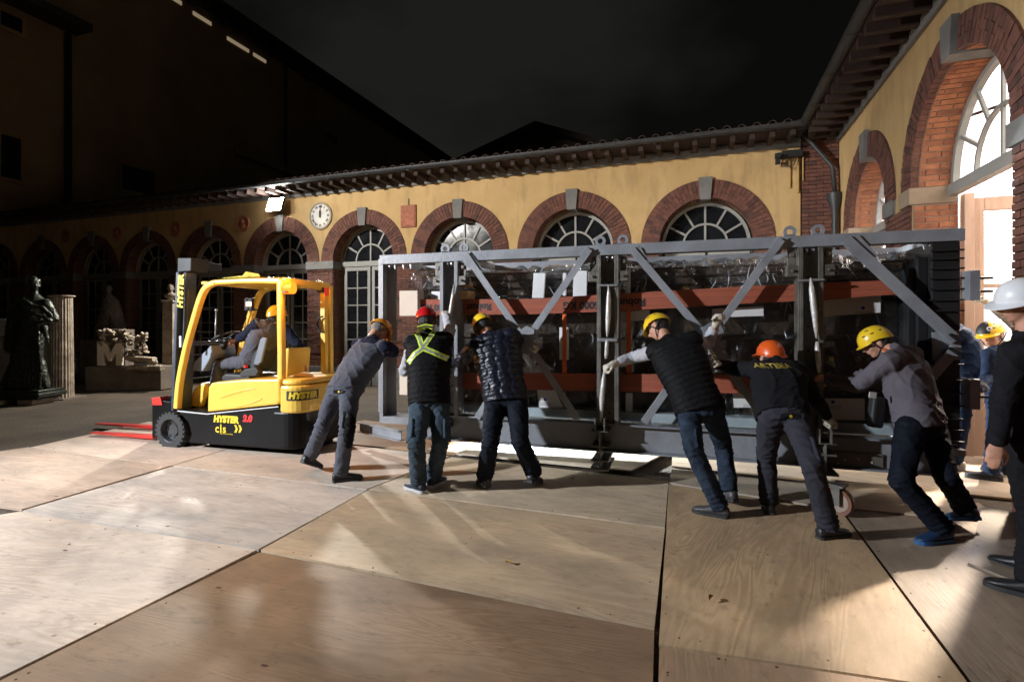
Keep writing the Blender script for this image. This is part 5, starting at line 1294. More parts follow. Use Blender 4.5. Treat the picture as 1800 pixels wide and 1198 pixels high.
HYEL = mat('yellow_helmet', (.78, .52, .02), .28, coat=.3, bump=.02, var=.05); HO = mat('amber_helmet', (.75, .30, .01), .28, coat=.3, bump=.02, var=.05)
HR = mat('red_helmet', (.50, .012, .015), .2, coat=.5, bump=.02, var=.05); HOR = mat('orange_helmet', (.70, .10, .01), .35, coat=.2, bump=.02, var=.05); HW = mat('white_helmet', (.72, .73, .75), .35, coat=.2, bump=.02, var=.08)
EYEW = mat('eye_white', (.6, .6, .58), .3)

def head_frame(up, fwd):
    u = unit(up); f = Vector(fwd); f = unit(f - u * f.dot(u)); r = f.cross(u)
    return r, f, u
def add_head(mb, c, up, fwd, neck, s=1.0):
    r, f, u = head_frame(up, fwd); M = Matrix((r, f, u)).transposed()
    g_ = lambda x, y, z: c + (r * x + f * y + u * z) * s
    mb.sph(g_(0, -.012, .028), (.077 * s, .094 * s, .092 * s), 20, 14, M); mb.sph(g_(0, .028, -.02), (.062 * s, .062 * s, .078 * s), 16, 10, M)
    mb.sph(g_(0, .038, -.072), (.044 * s, .044 * s, .034 * s), 12, 8, M); mb.sph(g_(0, .06, -.088), (.022 * s, .02 * s, .018 * s), 10, 6, M)
    mb.cone(g_(0, .082, .012), g_(0, .106, -.022), .010 * s, .015 * s, 10); mb.sph(g_(0, .086, -.052), (.026 * s, .012 * s, .010 * s), 10, 6, M)
    mb.sph(g_(0, .074, .024), (.05 * s, .015 * s, .012 * s), 12, 6, M)
    for k in (-1, 1):
        mb.sph(g_(k * .079, -.006, -.006), (.011 * s, .021 * s, .032 * s), 10, 8, M @ Matrix.Rotation(.25 * k, 3, 'Z')); mb.sph(g_(k * .042, .055, -.02), (.022 * s, .024 * s, .024 * s), 10, 6, M)
    mb.cone(neck, g_(0, -.02, -.05), .058 * s, .052 * s, 16)
def add_hand(mb, w_, d, pn, side, curl=.9, s=1.0, fat=1.0, fingers=True):
    d = unit(d); pn = Vector(pn); pn = unit(pn - d * pn.dot(d)); sd = d.cross(pn) * side      # sd points to the thumb side
    mb.loft([(w_ - d * .02, sd * .028 * fat, pn * .021 * fat), (w_ + d * .02 * s, sd * .034 * fat, pn * .019 * fat), (w_ + d * .055 * s, sd * .043 * fat, pn * .017 * fat), (w_ + d * .088 * s, sd * .041 * fat, pn * .014 * fat)], 14)
    if not fingers: return
    for k, (o, L, r) in enumerate(((.030, .070, .0088), (.010, .078, .0090), (-.011, .072, .0088), (-.031, .058, .0078))):
        p = w_ + d * (.083 - .004 * abs(k - 1)) * s + sd * o * s; a = .15 + .10 * k; dirn = d
        L *= s
        for j, (seg, tw) in enumerate(((.46, curl * .75), (.30, curl * .95), (.24, curl * .6))):
            dirn = unit(Matrix.Rotation(0, 3, 'X') @ (dirn * math.cos(tw) + (dirn.cross(d.cross(pn))).normalized() * (-math.sin(tw)))) if False else unit(dirn)
            ax = unit(d.cross(pn)); q = Quaternion(ax, tw * (1 + .08 * k)); dirn = q @ dirn
            p2 = p + dirn * L * seg; mb.cone(p, p2, r * fat * (1 - .08 * j), r * fat * (.94 - .08 * j), 8); p = p2
    p = w_ + d * .025 * s + sd * .030 * s + pn * .004; t1 = p + (d * .025 + sd * .026 + pn * .012) * s; t2 = t1 + (d * .03 + sd * .004 + pn * .016) * s; t3 = t2 + (d * .018 - sd * .006 + pn * .014) * s
    mb.cone(p, t1, .014 * fat, .0115 * fat, 9); mb.cone(t1, t2, .0112 * fat, .010 * fat, 9); mb.cone(t2, t3, .010 * fat, .0082 * fat, 9)
def solve(A, B, px, py, La, Lb):
    best = None
    z0, z1 = min(A.y, B.y) - .45, max(A.y, B.y) + .45
    for k in range(240):
        Z = z0 + (z1 - z0) * k / 239; p = at(px, py, Z); e = ((p - A).length - La) ** 2 + ((p - B).length - Lb) ** 2
        if best is None or e < best[0]: best = (e, p)
    return best[1]
def helmet(t, c, up, fwd, m, style='climb', s=1.0, kname='helmet'):
    r, f, u = head_frame(up, fwd); M = Matrix((r, f, u)).transposed(); c0 = c + u * .035 * s; mb = MB(); n = 32
    g_ = lambda x, y, z: c0 + r * x + f * y + u * z
    rx, ry, rz = .108 * s, .130 * s, .112 * s
    rings = []
    def rim_z(a): return -.012 - .030 * max(0, -math.sin(a)) ** 1.0 + .008 * abs(math.cos(a))      # lower at the back
    for lay, k_ in ((0, 1.0), (1, .93)):
        for i in range(9):
            ph = math.pi / 2 * i / 8.0
            ring = []
            for k in range(n):
                a = 2 * math.pi * k / n; zz = math.sin(ph); cc = math.cos(ph) ** .85
                z = rim_z(a) * (1 - zz) + rz * zz * k_
                rr = 1 + (.018 * (1 if abs(math.cos(a)) < .25 and i < 8 else 0) if style == 'climb' else 0)
                ring.append(g_(rx * k_ * cc * math.cos(a) * rr, ry * k_ * cc * math.sin(a) * rr - .008, z))
            rings.append(ring)
    vs = [v for ring in rings for v in ring]; fs = []
    for L in (0, 9):
        for i in range(8):
            for k in range(n): fs.append(((L + i) * n + k, (L + i) * n + (k + 1) % n, (L + i + 1) * n + (k + 1) % n, (L + i + 1) * n + k))
    for k in range(n): fs.append((k, (k + 1) % n, 9 * n + (k + 1) % n, 9 * n + k))
    mb.add(vs, fs)
    # peak / brim
    vs = []; nb_ = 24; A0, A1 = (R(25), R(155)) if style == 'climb' else (0, 2 * math.pi)
    for k in range(nb_ + 1):
        a = A0 + (A1 - A0) * k / nb_
        ext = (.030 if style == 'climb' else .018 + .032 * max(0, math.sin(a))) * s
        if style == 'climb': ext *= math.sin(math.pi * k / nb_) ** .6
        for e, dz in ((0, 0), (ext, -.010 * s - ext * .25)):
            for th in (0, .005):
                vs.append(g_((rx * .99 + e) * math.cos(a), (ry * .99 + e) * math.sin(a) - .008, rim_z(a) + dz + th))
    fs = []
    for k in range(nb_): o = 4 * k; fs += [(o, o + 4, o + 6, o + 2), (o + 1, o + 3, o + 7, o + 5), (o + 2, o + 6, o + 7, o + 3), (o, o + 1, o + 5, o + 4)]
    mb.add(vs, fs)
    h = wmesh(mb, kname, m, t, smooth=50)
    if style == 'climb':
        vm = MB()
        for sd in (-1, 1):
            for (az, el) in ((.15, .55), (.75, .55), (-.5, .62), (.45, .95)):
                a = math.pi / 2 - sd * (math.pi / 2 - az) if False else (az if sd > 0 else math.pi - az)
                cc = math.cos(el) ** .85; p = g_(rx * cc * math.cos(a), ry * cc * math.sin(a) - .008, rz * math.sin(el) + rim_z(a) * (1 - math.sin(el)))
                nn = unit(p - (c0 - u * .01)); side = unit(u.cross(nn)); m3 = Matrix((side, nn.cross(side), nn)).transposed()
                vm.sph(p, (.017, .006, .003), 8, 4, m3)
        o = vm; o.v = [tuple(Vector(v) - t.location) for v in o.v]; o.build('vent_row', BLACK, h, kind='stuff')
        sm = MB(); chin = c + f * .045 * s - u * .105 * s
        for sd in (-1, 1):
            e = c + r * sd * .083 * s - u * .045 * s
            sm.tube([c + r * sd * .092 * s + f * .05 * s + u * .02 * s, e + f * .01, c + r * sd * .05 * s + f * .04 * s - u * .09 * s, chin], .0055, 6)
            sm.tube([c + r * sd * .09 * s - f * .07 * s + u * .01 * s, e], .0055, 6)
        sm.v = [tuple(Vector(v) - t.location) for v in sm.v]; sm.build('chin_strap', BLACK, h, smooth=True)
    return h, (c0, r, f, u, rx, ry, rz)
def shoe(t, heel, toe, m, ms, lift=0.0, L=.285, nm='shoe'):
    d = toe - heel; d.z = 0; d = unit(d); up = Vector((0, 0, 1))
    if lift: d = unit(d * math.cos(lift) - up * math.sin(lift))
    sd = unit(Vector((0, 0, 1)).cross(d)); nn = unit(d.cross(sd)); h0 = heel + nn * .0
    if lift: h0 = heel + up * (L * math.sin(lift))
    w_ = MB()
    for (x, hw, z0, hh) in (): pass
    st = [(h0 + d * (L * a) + nn * (zc), sd * hw, nn * hh) for a, hw, zc, hh in ((.0, .022, .045, .022), (.03, .033, .05, .035), (.14, .038, .055, .042), (.30, .039, .058, .045), (.45, .041, .050, .035), (.62, .046, .042, .026), (.8, .047, .036, .020), (.93, .038, .032, .015), (1.0, .018, .028, .009))]
    w_.loft(st, 18, 2.3); o = wmesh(w_, nm, m, t, smooth=60)
    s_ = MB(); out = [(.0, .026), (.05, .037), (.2, .041), (.4, .040), (.6, .049), (.8, .051), (.95, .038), (1.02, .014)]
    pts = [(a, hw) for a, hw in out] + [(a, -hw) for a, hw in out[::-1]]; n = len(pts)
    vs = [h0 + d * L * a + sd * hw + nn * z for z in (.0, .026) for a, hw in pts]
    s_.add(vs, [tuple(range(n))[::-1], tuple(range(n, 2 * n))] + [(i, (i + 1) % n, n + (i + 1) % n, n + i) for i in range(n)])
    s_.v = [tuple(Vector(v) - t.location) for v in s_.v]; s_.build('sole', ms, o, smooth=30)
    lm = MB()
    for k in range(5):
        a = .36 + .055 * k; p = h0 + d * L * a + nn * (.092 - .011 * k); lm.bar(p - sd * .02, p + sd * .02, .006, .004, nn)
    lm.v = [tuple(Vector(v) - t.location) for v in lm.v]; lm.build('lace_row', BLACK if m is not SHOE else DGREY, o, kind='stuff')
    return h0 + d * .085 + nn * .105

def person(label, J, fwd, trousers, top, sleeves=None, vest=None, shoes=(SHOE, SOLE), gloves=(None, None), hm=HYEL, hstyle='climb', hair=HAIR,
           face=None, group='museum handlers pushing the steel frame', seed=1, bulk=1.0, legbulk=1.0, curl=1.0, quilt=None, sleeve_to=1.0, hem=0.0, palms=None, lift=(0, 0), headup=None, loose=1.0, collar=True):
    V = lambda q: q if isinstance(q, Vector) else at(*q)
    root = None
    hipL, hipR, shL, shR, neck, head = [V(J[k]) for k in ('hipL', 'hipR', 'shL', 'shR', 'neck', 'head')]
    feet = []
    for k in 'LR':
        a, b_ = J['foot' + k]; feet.append(((a if isinstance(a, Vector) else gp(*a, J.get('gz', .03))), (b_ if isinstance(b_, Vector) else gp(*b_, J.get('gz', .03)))))
    base = (feet[0][0] + feet[1][0]) / 2
    t = thing('person', label, 'person', loc=(base.x, base.y, 0), group=group)
    t['label'] = label
    an = [shoe(t, h, q, shoes[0], shoes[1], lift[i]) for i, (h, q) in enumerate(feet)]
    kn = [solve((hipL, hipR)[i], an[i], *J['knee' + 'LR'[i]], .43, .42) for i in (0, 1)]
    el, wr = [], []
    for i, k in enumerate('LR'):
        w_ = V(J['hand' + k]); wr.append(w_); el.append(solve((shL, shR)[i], w_, *J['elbow' + k], .29, .25))
    up0 = unit(neck - (hipL + hipR) / 2); rh = unit(hipR - hipL); rs = unit(shR - shL)
    hc, scn = (hipL + hipR) / 2, (shL + shR) / 2
    def station(u_, hw, hd, cc=None):
        c = hc.lerp(scn, u_); rr = unit(rh.lerp(rs, min(1, max(0, u_)))); ff = unit(up0.cross(rr)); bend = ff * (-.0)
        return (c + bend, rr * hw, ff * hd)
    # ---- body: one continuous skin mesh
    mb = MB()
    mb.loft([station(a, w_, d) for a, w_, d in ((-.05, .10, .07), (.1, .13, .09), (.4, .12, .085), (.75, .15, .09), (1.0, .12, .06))], 16)
    for i in (0, 1):
        h = (hipL, hipR)[i]; mb.cone(h, kn[i], .065, .045, 10); mb.cone(kn[i], an[i], .042, .032, 10)
        s_ = (shL, shR)[i]; mb.cone(s_, el[i], .045, .036, 12); mb.cone(el[i], el[i].lerp(wr[i], .35), .037, .037, 12); mb.cone(el[i].lerp(wr[i], .35), wr[i], .037, .025, 12)
        mb.cone(scn, s_, .05, .045, 10)
    hup = headup or unit(head - neck); fc = Vector(face or fwd); add_head(mb, head, hup, fc, neck - up0 * .03)
    for i in (0, 1):
        dd = unit(wr[i] - el[i]); pn = Vector(palms[i]) if palms and palms[i] else Vector((0, 0, -1)) if abs(dd.z) < .8 else Vector(fwd)
        add_hand(mb, wr[i], dd, pn, 1 if i == 0 else -1, curl, fingers=gloves[i] is None, fat=1 if gloves[i] is None else .8)
    remesh(mb, 'body', SKIN, t, .0085, 4)
    for i in (0, 1):
        if gloves[i] is not None:
            g_ = MB(); dd = unit(wr[i] - el[i]); pn = Vector(palms[i]) if palms and palms[i] else Vector((0, 0, -1)) if abs(dd.z) < .8 else Vector(fwd)
            add_hand(g_, wr[i], dd, pn, 1 if i == 0 else -1, curl, 1.04, 1.28); g_.cone(wr[i] - dd * .035, wr[i] + dd * .01, .036, .036, 12)
            remesh(g_, 'glove', gloves[i], t, .0075, 2, lambda P: folds(P, .0015, .3, seed))
    r, f, u = head_frame(hup, fc)
    if hair is not None:
        hmsh = MB(); M = Matrix((r, f, u)).transposed(); hmsh.sph(head - f * .028 + u * .012, (.081, .088, .098), 18, 12, M); wmesh(hmsh, 'hair', hair, t, smooth=True)
    em = MB()
    for k in (-1, 1): em.sph(head + r * k * .031 + f * .079 + u * .008, .0085, 8, 6)
    wmesh(em, 'eye_pair', BLACK, t, smooth=True)
    H = helmet(t, head, hup, fc, hm, hstyle) if hm is not None else None
    # ---- trousers
    tb_ = MB(); b_ = legbulk
    tb_.loft([station(a, w_ * b_, d * b_) for a, w_, d in ((-.16, .12, .10), (-.04, .170, .128), (.08, .175, .132), (.2, .160, .122))], 20, 2.3)
    jf = []
    for i in (0, 1):
        h = (hipL, hipR)[i]; k = kn[i]; a = an[i]; sh = unit(a - k)
        tb_.cone(h + (hc - h) * .1, h.lerp(k, .5), .100 * b_, .086 * b_, 16); tb_.cone(h.lerp(k, .5), k, .086 * b_, .073 * b_, 16)
        tb_.cone(k, k.lerp(a, .45), .073 * b_, .071 * b_, 16); tb_.cyl(k.lerp(a, .45), a + sh * .035, .072 * b_, .072 * b_ * loose, 16)
        jf += [(k, unit(a - h), .13, .007, 70), (a, sh, .12, .009, 75), (h, unit(k - h), .16, .005, 50)]
    tj = jf
    remesh(tb_, 'trousers', trousers, t, .0125, 3, lambda P: folds(P, .0062, .9, seed) + joint_folds(P, tj))
    # ---- upper clothes
    cb_ = MB(); B = bulk
    bot = -.02 - hem
    cb_.loft([station(a, w_ * B, d * B) for a, w_, d in ((bot, .182, .138), (.12, .185, .142), (.35, .178, .14), (.6, .200, .146), (.82, .205, .135), (.97, .175, .105), (1.04, .10, .08))], 24, 2.4)
    nk = scn.lerp(neck, .7); cb_.cone(scn - up0 * .02, nk, .098 * B, .072, 16)
    if collar: cb_.cyl(nk - up0 * .02, nk + up0 * .035, .073, .07, 16)
    full = sleeves is None
    for i in (0, 1):
        s_ = (shL, shR)[i]; e = el[i]; w_ = wr[i]
        cb_.cone(scn.lerp(s_, .45), s_, .085 * B, .078 * B, 16)
        if vest: continue
        ra = (.070, .060, .048) if full else (.072, .066, .06)
        if sleeve_to >= .5: cb_.cone(s_, e, ra[0] * B, ra[1] * B, 14)
        else: cb_.cone(s_, s_.lerp(e, sleeve_to * 2), ra[0] * B, ra[1] * B * 1.05, 14)
        if sleeve_to > .5:
            q = e.lerp(w_, (sleeve_to - .5) * 2 * .96); cb_.cone(e, q, ra[1] * B, ra[2], 14)
    cj = [(el[i], unit(wr[i] - (shL, shR)[i]), .10, .007, 80) for i in (0, 1)] + [(station(.25, 1, 1)[0], up0, .16, .005, 60)]
    def tdisp(P):
        if quilt == 'rows' or quilt == 'grid':
            A = (P - np.array(hc)); tt = A @ np.array(up0); dd = -.005 + .009 * np.abs(np.sin(math.pi * tt / .052)) ** .7
            if quilt == 'grid':
                rr_ = unit(rs); ss = A @ np.array(rr_) + .012 * np.sin(40 * tt); dd = -.012 + .020 * np.abs(np.sin(math.pi * (tt + .15 * ss) / .068)) ** .5 * np.abs(np.sin(math.pi * ss / .105)) ** .35 + folds(P, .003, .6, seed + 3)
            return dd + folds(P, .0025, .5, seed)
        return folds(P, .0080, .95, seed + 2) + joint_folds(P, cj)
    topo, bvh = remesh(cb_, vest or 'jacket', top, t, .0115, 4, tdisp, keep=True)
    if sleeves is not None:
        sb_ = MB()
        for i in (0, 1):
            s_ = (shL, shR)[i]; e = el[i]; w_ = wr[i]; sb_.cone(s_ + (scn - s_) * .15, e, .072, .060, 14); q = e.lerp(w_, .62 if isinstance(sleeves, tuple) else .97); sb_.cone(e, q, .060, .050, 14)
        remesh(sb_, 'sleeves', sleeves[0] if isinstance(sleeves, tuple) else sleeves, t, .011, 3, lambda P: folds(P, .006, .6, seed) + joint_folds(P, cj))
    return dict(t=t, bvh=bvh, top=topo, H=H, kn=kn, an=an, el=el, wr=wr, hc=hc, sc=scn, up=up0, rs=rs, r=r, f=f, u=u, head=head, hips=(hipL, hipR))
def project(pts, bvh, dirn, off=.004, back=.5):
    out = []
    dirn = unit(dirn)
    for p in pts:
        h = bvh.ray_cast(Vector(p) - dirn * back, dirn, 2 * back)
        out.append((h[0] - dirn * off) if h[0] is not None else Vector(p))
    return out
def band(t, bvh, pts, wd, m, dirn, name, par=None, n=26, off=.005):
    """ribbon laid on the clothing, following a polyline"""
    P = [Vector(p) for p in pts]; L = [0]
    for a, b_ in zip(P, P[1:]): L.append(L[-1] + (b_ - a).length)
    q = []
    for k in range(n + 1):
        s_ = L[-1] * k / n; j = max(0, min(len(P) - 2, next((i for i in range(len(L) - 1) if s_ <= L[i + 1] + 1e-9), len(P) - 2)))
        q.append(P[j].lerp(P[j + 1], (s_ - L[j]) / max(1e-6, L[j + 1] - L[j])))
    vs = []
    for k, p in enumerate(q):
        d = unit(q[min(k + 1, n)] - q[max(k - 1, 0)]); sd = unit(d.cross(Vector(dirn)))
        vs += project([p + sd * (wd * (j / 4 - .5)) for j in range(5)], bvh, dirn, off)
    mb = MB(); mb.add(vs, [(5 * k + j, 5 * k + j + 1, 5 * k + 5 + j + 1, 5 * k + 5 + j) for k in range(n) for j in range(4)])
    mb.v = [tuple(Vector(v) - t.location) for v in mb.v]
    return mb.build(name, m, par or t, smooth=True)
def back_text(pr, txt, size, c, right, up, dirn, m, name='back_lettering', arcr=None):
    me = text_mesh(txt, size, m, bold=.002, space=1.15)
    bm = bmesh.new(); bm.from_mesh(me); bmesh.ops.triangulate(bm, faces=bm.faces); bmesh.ops.subdivide_edges(bm, edges=[e for e in bm.edges if e.calc_length() > .012], cuts=1); bm.to_mesh(me); bm.free()
    pts = [c + right * v.co.x + up * v.co.y for v in me.vertices]; pr_ = project(pts, pr['bvh'], dirn, .009)
    for v, p in zip(me.vertices, pr_): v.co = p - pr['t'].location
    return inst(me, name, pr['t'])

# 1 grey coverall, amber helmet, far left of the frame
p1 = person('man in grey workwear and amber helmet pushing the left end of the frame',
    dict(hipL=(590, 688, 5.47), hipR=(616, 690, 5.33), shL=(632, 606, 5.78), shR=(678, 612, 5.55), neck=(655, 592, 5.70), head=(668, 581, 5.80),
         footL=((530, 834), (556, 826)), footR=((584, 847), (632, 841)), kneeL=(566, 752), kneeR=(609, 756), elbowL=(672, 606), handL=(702, 603, 6.05), elbowR=(692, 618), handR=(711, 617, 5.98)),
    (.75, .65, 0), GREYC, GREYC, sleeve_to=.0, vest=None, hm=HO, hair=GHAIR, face=(.75, .45, -.35), seed=2, bulk=1.08, legbulk=1.05, lift=(.45, 0))
# 2 red helmet, black vest with yellow cross belt
p2 = person('man in red helmet and black vest with a reflective yellow cross on his back',
    dict(hipL=(738, 706, 4.98), hipR=(772, 706, 5.0), shL=(723, 603, 5.18), shR=(783, 597, 5.2), neck=(752, 582, 5.25), head=(750, 564, 5.30),
         footL=((746, 867), (718, 857)), footR=((754, 858), (783, 843)), kneeL=(732, 778), kneeR=(774, 778), elbowL=(711, 652), handL=(722, 640, 5.70), elbowR=(791, 582), handR=(785, 556, 5.72)),
    (0, 1, 0), DENIM, MATTN, sleeves=LGREY, vest='vest', hm=HR, seed=5, bulk=1.10, legbulk=1.1, shoes=(mat('navy_shoe', (.015, .02, .035), .5, bump=.3), WSOLE), gloves=(GLOVE, GLOVE), quilt='rows', hem=.04, face=(-.1, 1, .05))
# 3 quilted navy jacket
p3 = person('man in yellow helmet and shiny quilted navy jacket leaning towards the left diagonal',
    dict(hipL=(870, 704, 5.1), hipR=(909, 700, 5.08), shL=(840, 607, 5.38), shR=(900, 592, 5.32), neck=(858, 588, 5.42), head=(850, 574, 5.50),
         footL=((858, 862), (846, 850)), footR=((930, 862), (952, 846)), kneeL=(862, 778), kneeR=(914, 775), elbowL=(812, 632), handL=(797, 636, 5.75), elbowR=(915, 606), handR=(932, 608, 5.55)),
    (-.3, 1, 0), NAVYT, SHINY, hm=HYEL, seed=8, bulk=1.22, legbulk=1.16, gloves=(DGLOVE, GLOVE), quilt='grid', hem=.05, face=(-.2, 1, -.3), lift=(.1, .25))
# 4 black puffer vest, both arms spread
p4 = person('man in black puffer vest and pale sleeves pushing with both arms spread wide',
    dict(hipL=(1209, 722, 4.5), hipR=(1250, 716, 4.48), shL=(1152, 618, 4.80), shR=(1218, 598, 4.72), neck=(1170, 596, 4.85), head=(1156, 576, 4.95),
         footL=((1282, 911), (1228, 900)), footR=((1294, 894), (1276, 884)), kneeL=(1220, 792), kneeR=(1272, 786), elbowL=(1112, 628), handL=(1078, 640, 4.98), elbowR=(1244, 604), handR=(1260, 566, 4.72)),
    (-.4, 1, 0), DDENIM, MATTN, sleeves=(LGREY,), vest='vest', hm=HYEL, seed=11, bulk=1.14, legbulk=1.05, gloves=(GLOVE, GLOVE), quilt='rows', hem=.05, face=(-.75, .6, -.1), shoes=(GSHOE, SOLE), lift=(0, .2))
# 5 orange helmet, black sweatshirt with lettering
p5 = person('man in orange helmet and black sweatshirt with yellow lettering across the shoulders',
    dict(hipL=(1354, 733, 4.1), hipR=(1398, 733, 4.05), shL=(1332, 650, 4.42), shR=(1402, 650, 4.38), neck=(1362, 634, 4.48), head=(1354, 627, 4.58),
         footL=((1354, 906), (1347, 890)), footR=((1438, 948), (1487, 941)), kneeL=(1347, 803), kneeR=(1428, 818), elbowL=(1291, 648), handL=(1262, 639, 4.62), elbowR=(1432, 700), handR=(1452, 730, 4.42)),
    (-.05, 1, 0), DGREY, BLK, hm=HOR, hstyle='brim', seed=14, bulk=1.08, legbulk=1.05, gloves=(GLOVE, GLOVE), face=(-.1, 1, -.15), headup=(0, .12, 1), hair=HAIR)
# 6 grey sweatshirt
p6 = person('man in yellow helmet and grey sweatshirt bending forward to push the right upright',
    dict(hipL=(1600, 752, 3.93), hipR=(1636, 748, 4.06), shL=(1563, 636, 4.10), shR=(1604, 624, 4.38), neck=(1568, 612, 4.27), head=(1540, 603, 4.38),
         footL=((1672, 950), (1594, 957)), footR=((1722, 938), (1668, 918)), kneeL=(1584, 846), kneeR=(1664, 840), elbowL=(1506, 678), handL=(1456, 664, 4.58), elbowR=(1530, 658), handR=(1458, 674, 4.72)),
    (-.8, .55, 0), NAVYT, SWEAT, hm=HYEL, seed=17, bulk=1.10, legbulk=1.06, face=(-.85, .3, -.55), headup=(-.45, .25, 1), shoes=(BSHOE, mat('bright_blue_sole', (.02, .10, .26), .5)), hair=HAIR, lift=(.0, .35), hem=.02)
# 7 standing man at the right edge
p7 = person('man in white hard hat and black jacket standing at the right edge watching',
    dict(hipL=(1802, 790, 2.98), hipR=(1830, 785, 3.16), shL=(1785, 622, 2.98), shR=(1838, 612, 3.25), neck=(1806, 580, 3.12), head=(1796, 532, 3.10),
         footL=((1852, 1060), (1788, 1042)), footR=((1842, 1018), (1782, 998)), kneeL=(1816, 905), kneeR=(1836, 895), elbowL=(1765, 706), handL=(1752, 778, 2.92), elbowR=(1850, 700), handR=(1840, 760, 3.1)),
    (-.85, .5, 0), BLK, BLK, hm=HW, hstyle='brim', seed=20, bulk=1.1, legbulk=1.05, face=(-.85, .5, -.12), curl=.45, palms=((.5, .8, 0), None), group='people standing near the door', hem=.05)
# 8 man with the painted eyes on his helmet
p8 = person('man in blue workwear by the door, yellow helmet painted with a round eye',
    dict(hipL=(1756, 712, 5.16), hipR=(1776, 710, 5.32), shL=(1740, 624, 5.08), shR=(1776, 618, 5.34), neck=(1757, 612, 5.24), head=(1743, 590, 5.20),
         footL=((1764, 846), (1736, 842)), footR=((1788, 836), (1766, 832)), kneeL=(1750, 776), kneeR=(1776, 772), elbowL=(1738, 662), handL=(1724, 674, 5.0), elbowR=(1765, 665), handR=(1738, 668, 5.35)),
    (-.9, -.1, 0), BLUEW, BLUEW, hm=HYEL, seed=23, face=(-.85, -.35, -.35), gloves=(DGLOVE, DGLOVE), group='people standing near the door', headup=(-.25, 0, 1), hair=GHAIR)
p9 = person('man in doorway, mostly hidden, reaching a pale sleeved arm towards the frame end',
    dict(hipL=(1800, 700, 5.5), hipR=(1822, 700, 5.65), shL=(1792, 574, 5.45), shR=(1828, 570, 5.65), neck=(1808, 556, 5.56), head=(1806, 532, 5.56),
         footL=((1800, 834), (1776, 830)), footR=((1826, 828), (1800, 824)), kneeL=(1796, 766), kneeR=(1820, 762), elbowL=(1760, 546), handL=(1730, 528, 5.35), elbowR=(1800, 600), handR=(1770, 600, 5.6)),
    (-1, 0, 0), BLUEW, LGREY, hm=HW, hstyle='brim', seed=26, face=(-1, 0, 0), group='people standing near the door', gloves=(GLOVE, GLOVE), sleeve_to=.72)
p10 = person('man in blue jacket bent behind the black right end of the frame',
    dict(hipL=(1696, 668, 5.5), hipR=(1700, 664, 5.72), shL=(1690, 590, 5.55), shR=(1694, 588, 5.85), neck=(1680, 576, 5.7), head=(1664, 566, 5.7),
         footL=((1698, 826), (1668, 822)), footR=((1640, 822), (1610, 818)), kneeL=(1690, 745), kneeR=(1662, 740), elbowL=(1670, 620), handL=(1650, 625, 5.5), elbowR=(1665, 620), handR=(1645, 620, 5.8)),
    (-1, 0, 0), BLUEW, BLUEW, hm=HYEL, seed=29, face=(-1, 0, -.2), shoes=(mat('pale_shoe', (.4, .37, .33), .6), WSOLE), bulk=1.05)

# details on the clothes ------------------------------------------------
def back_dir(p): return unit(Vector((0, 1, 0)))
FLUO = mat('fluorescent_yellow', (.62, .80, .06), .6, bump=.2, scale=60); REFL = mat('reflective_grey', (.42, .44, .40), .35, .3)
def W2(px, py, Z): return at(px, py, Z)
Zb = 5.05
def belt(pr, px_pts, wd, Z):
    pts = [W2(a, b_, Z) for a, b_ in px_pts]; dirn = (0, 1, -.0)
    o = band(pr['t'], pr['bvh'], pts, wd, FLUO, dirn, 'reflective_belt'); band(pr['t'], pr['bvh'], pts, wd * .42, REFL, dirn, 'reflective_stripe', par=o, off=.0075)
belt(p2, [(729, 584), (737, 597), (744, 611)], .05, Zb); belt(p2, [(734, 577), (748, 573), (760, 575)], .045, Zb); belt(p2, [(761, 580), (752, 597), (744, 611)], .05, Zb)
belt(p2, [(744, 612), (730, 622), (719, 637)], .05, Zb); belt(p2, [(745, 611), (765, 619), (788, 630)], .05, Zb)
back_text(p5, 'ARTERIA', .054, W2(1363, 643, 4.25), Vector((1, 0, 0)), Vector((0, -.3, .95)), Vector((0, 1, -.05)), mat('gold_print', (.45, .34, .06), .7))
back_text(p1, 'ARTERIA', .030, at(645, 590, 5.45), unit(Vector((.9, -.25, -.15))), Vector((.1, 0, 1)), Vector((.1, 1, -.3)), mat('amber_print', (.6, .33, .02), .6))
# short navy sleeves and shoulder yoke of the first man
for pr, m in ((p1, NAVY),):
    sb = MB()
    for i, (s_, e) in enumerate(zip((at(632, 606, 5.78), at(678, 612, 5.55)), pr['el'])): sb.cone(s_, s_.lerp(e, .9), .088, .070, 14)
    sb.loft([(pr['sc'] + pr['up'] * a, pr['rs'] * hw, unit(pr['up'].cross(pr['rs'])) * hd) for a, hw, hd in ((-.02, .18, .13), (.04, .17, .12), (.09, .10, .09))], 20)
    remesh(sb, 'navy_shirt', m, pr['t'], .011, 3, lambda P: folds(P, .006, .7, 4))
# back pockets with round badge
def pocket(pr, px, py, Z, w_, h, m=BLK, badge=True, dirn=(0, 1, 0), ang=0):
    c = at(px, py, Z); rt = Vector((math.cos(ang), 0, math.sin(ang))); mb = MB()
    bvh = BVH[pr['t'].name]
    n = 10; vs = project([c + rt * w_ * math.cos(2 * math.pi * k / n) + Vector((0, 0, 1)) * h * math.copysign(abs(math.sin(2 * math.pi * k / n)) ** .6, math.sin(2 * math.pi * k / n)) for k in range(n)] + [c], bvh, dirn, .006)
    mb.add(vs, [(k, (k + 1) % n, n) for k in range(n)]); mb.v = [tuple(Vector(v) - pr['t'].location) for v in mb.v]; o = mb.build('pocket_flap', m, pr['t'])
    if badge:
        q = project([c], bvh, dirn, .010)[0] - pr['t'].location; MB().cyl(q, q + Vector(dirn) * .004, .011, n=12).build('round_badge', INKY, o)
BVH = {}
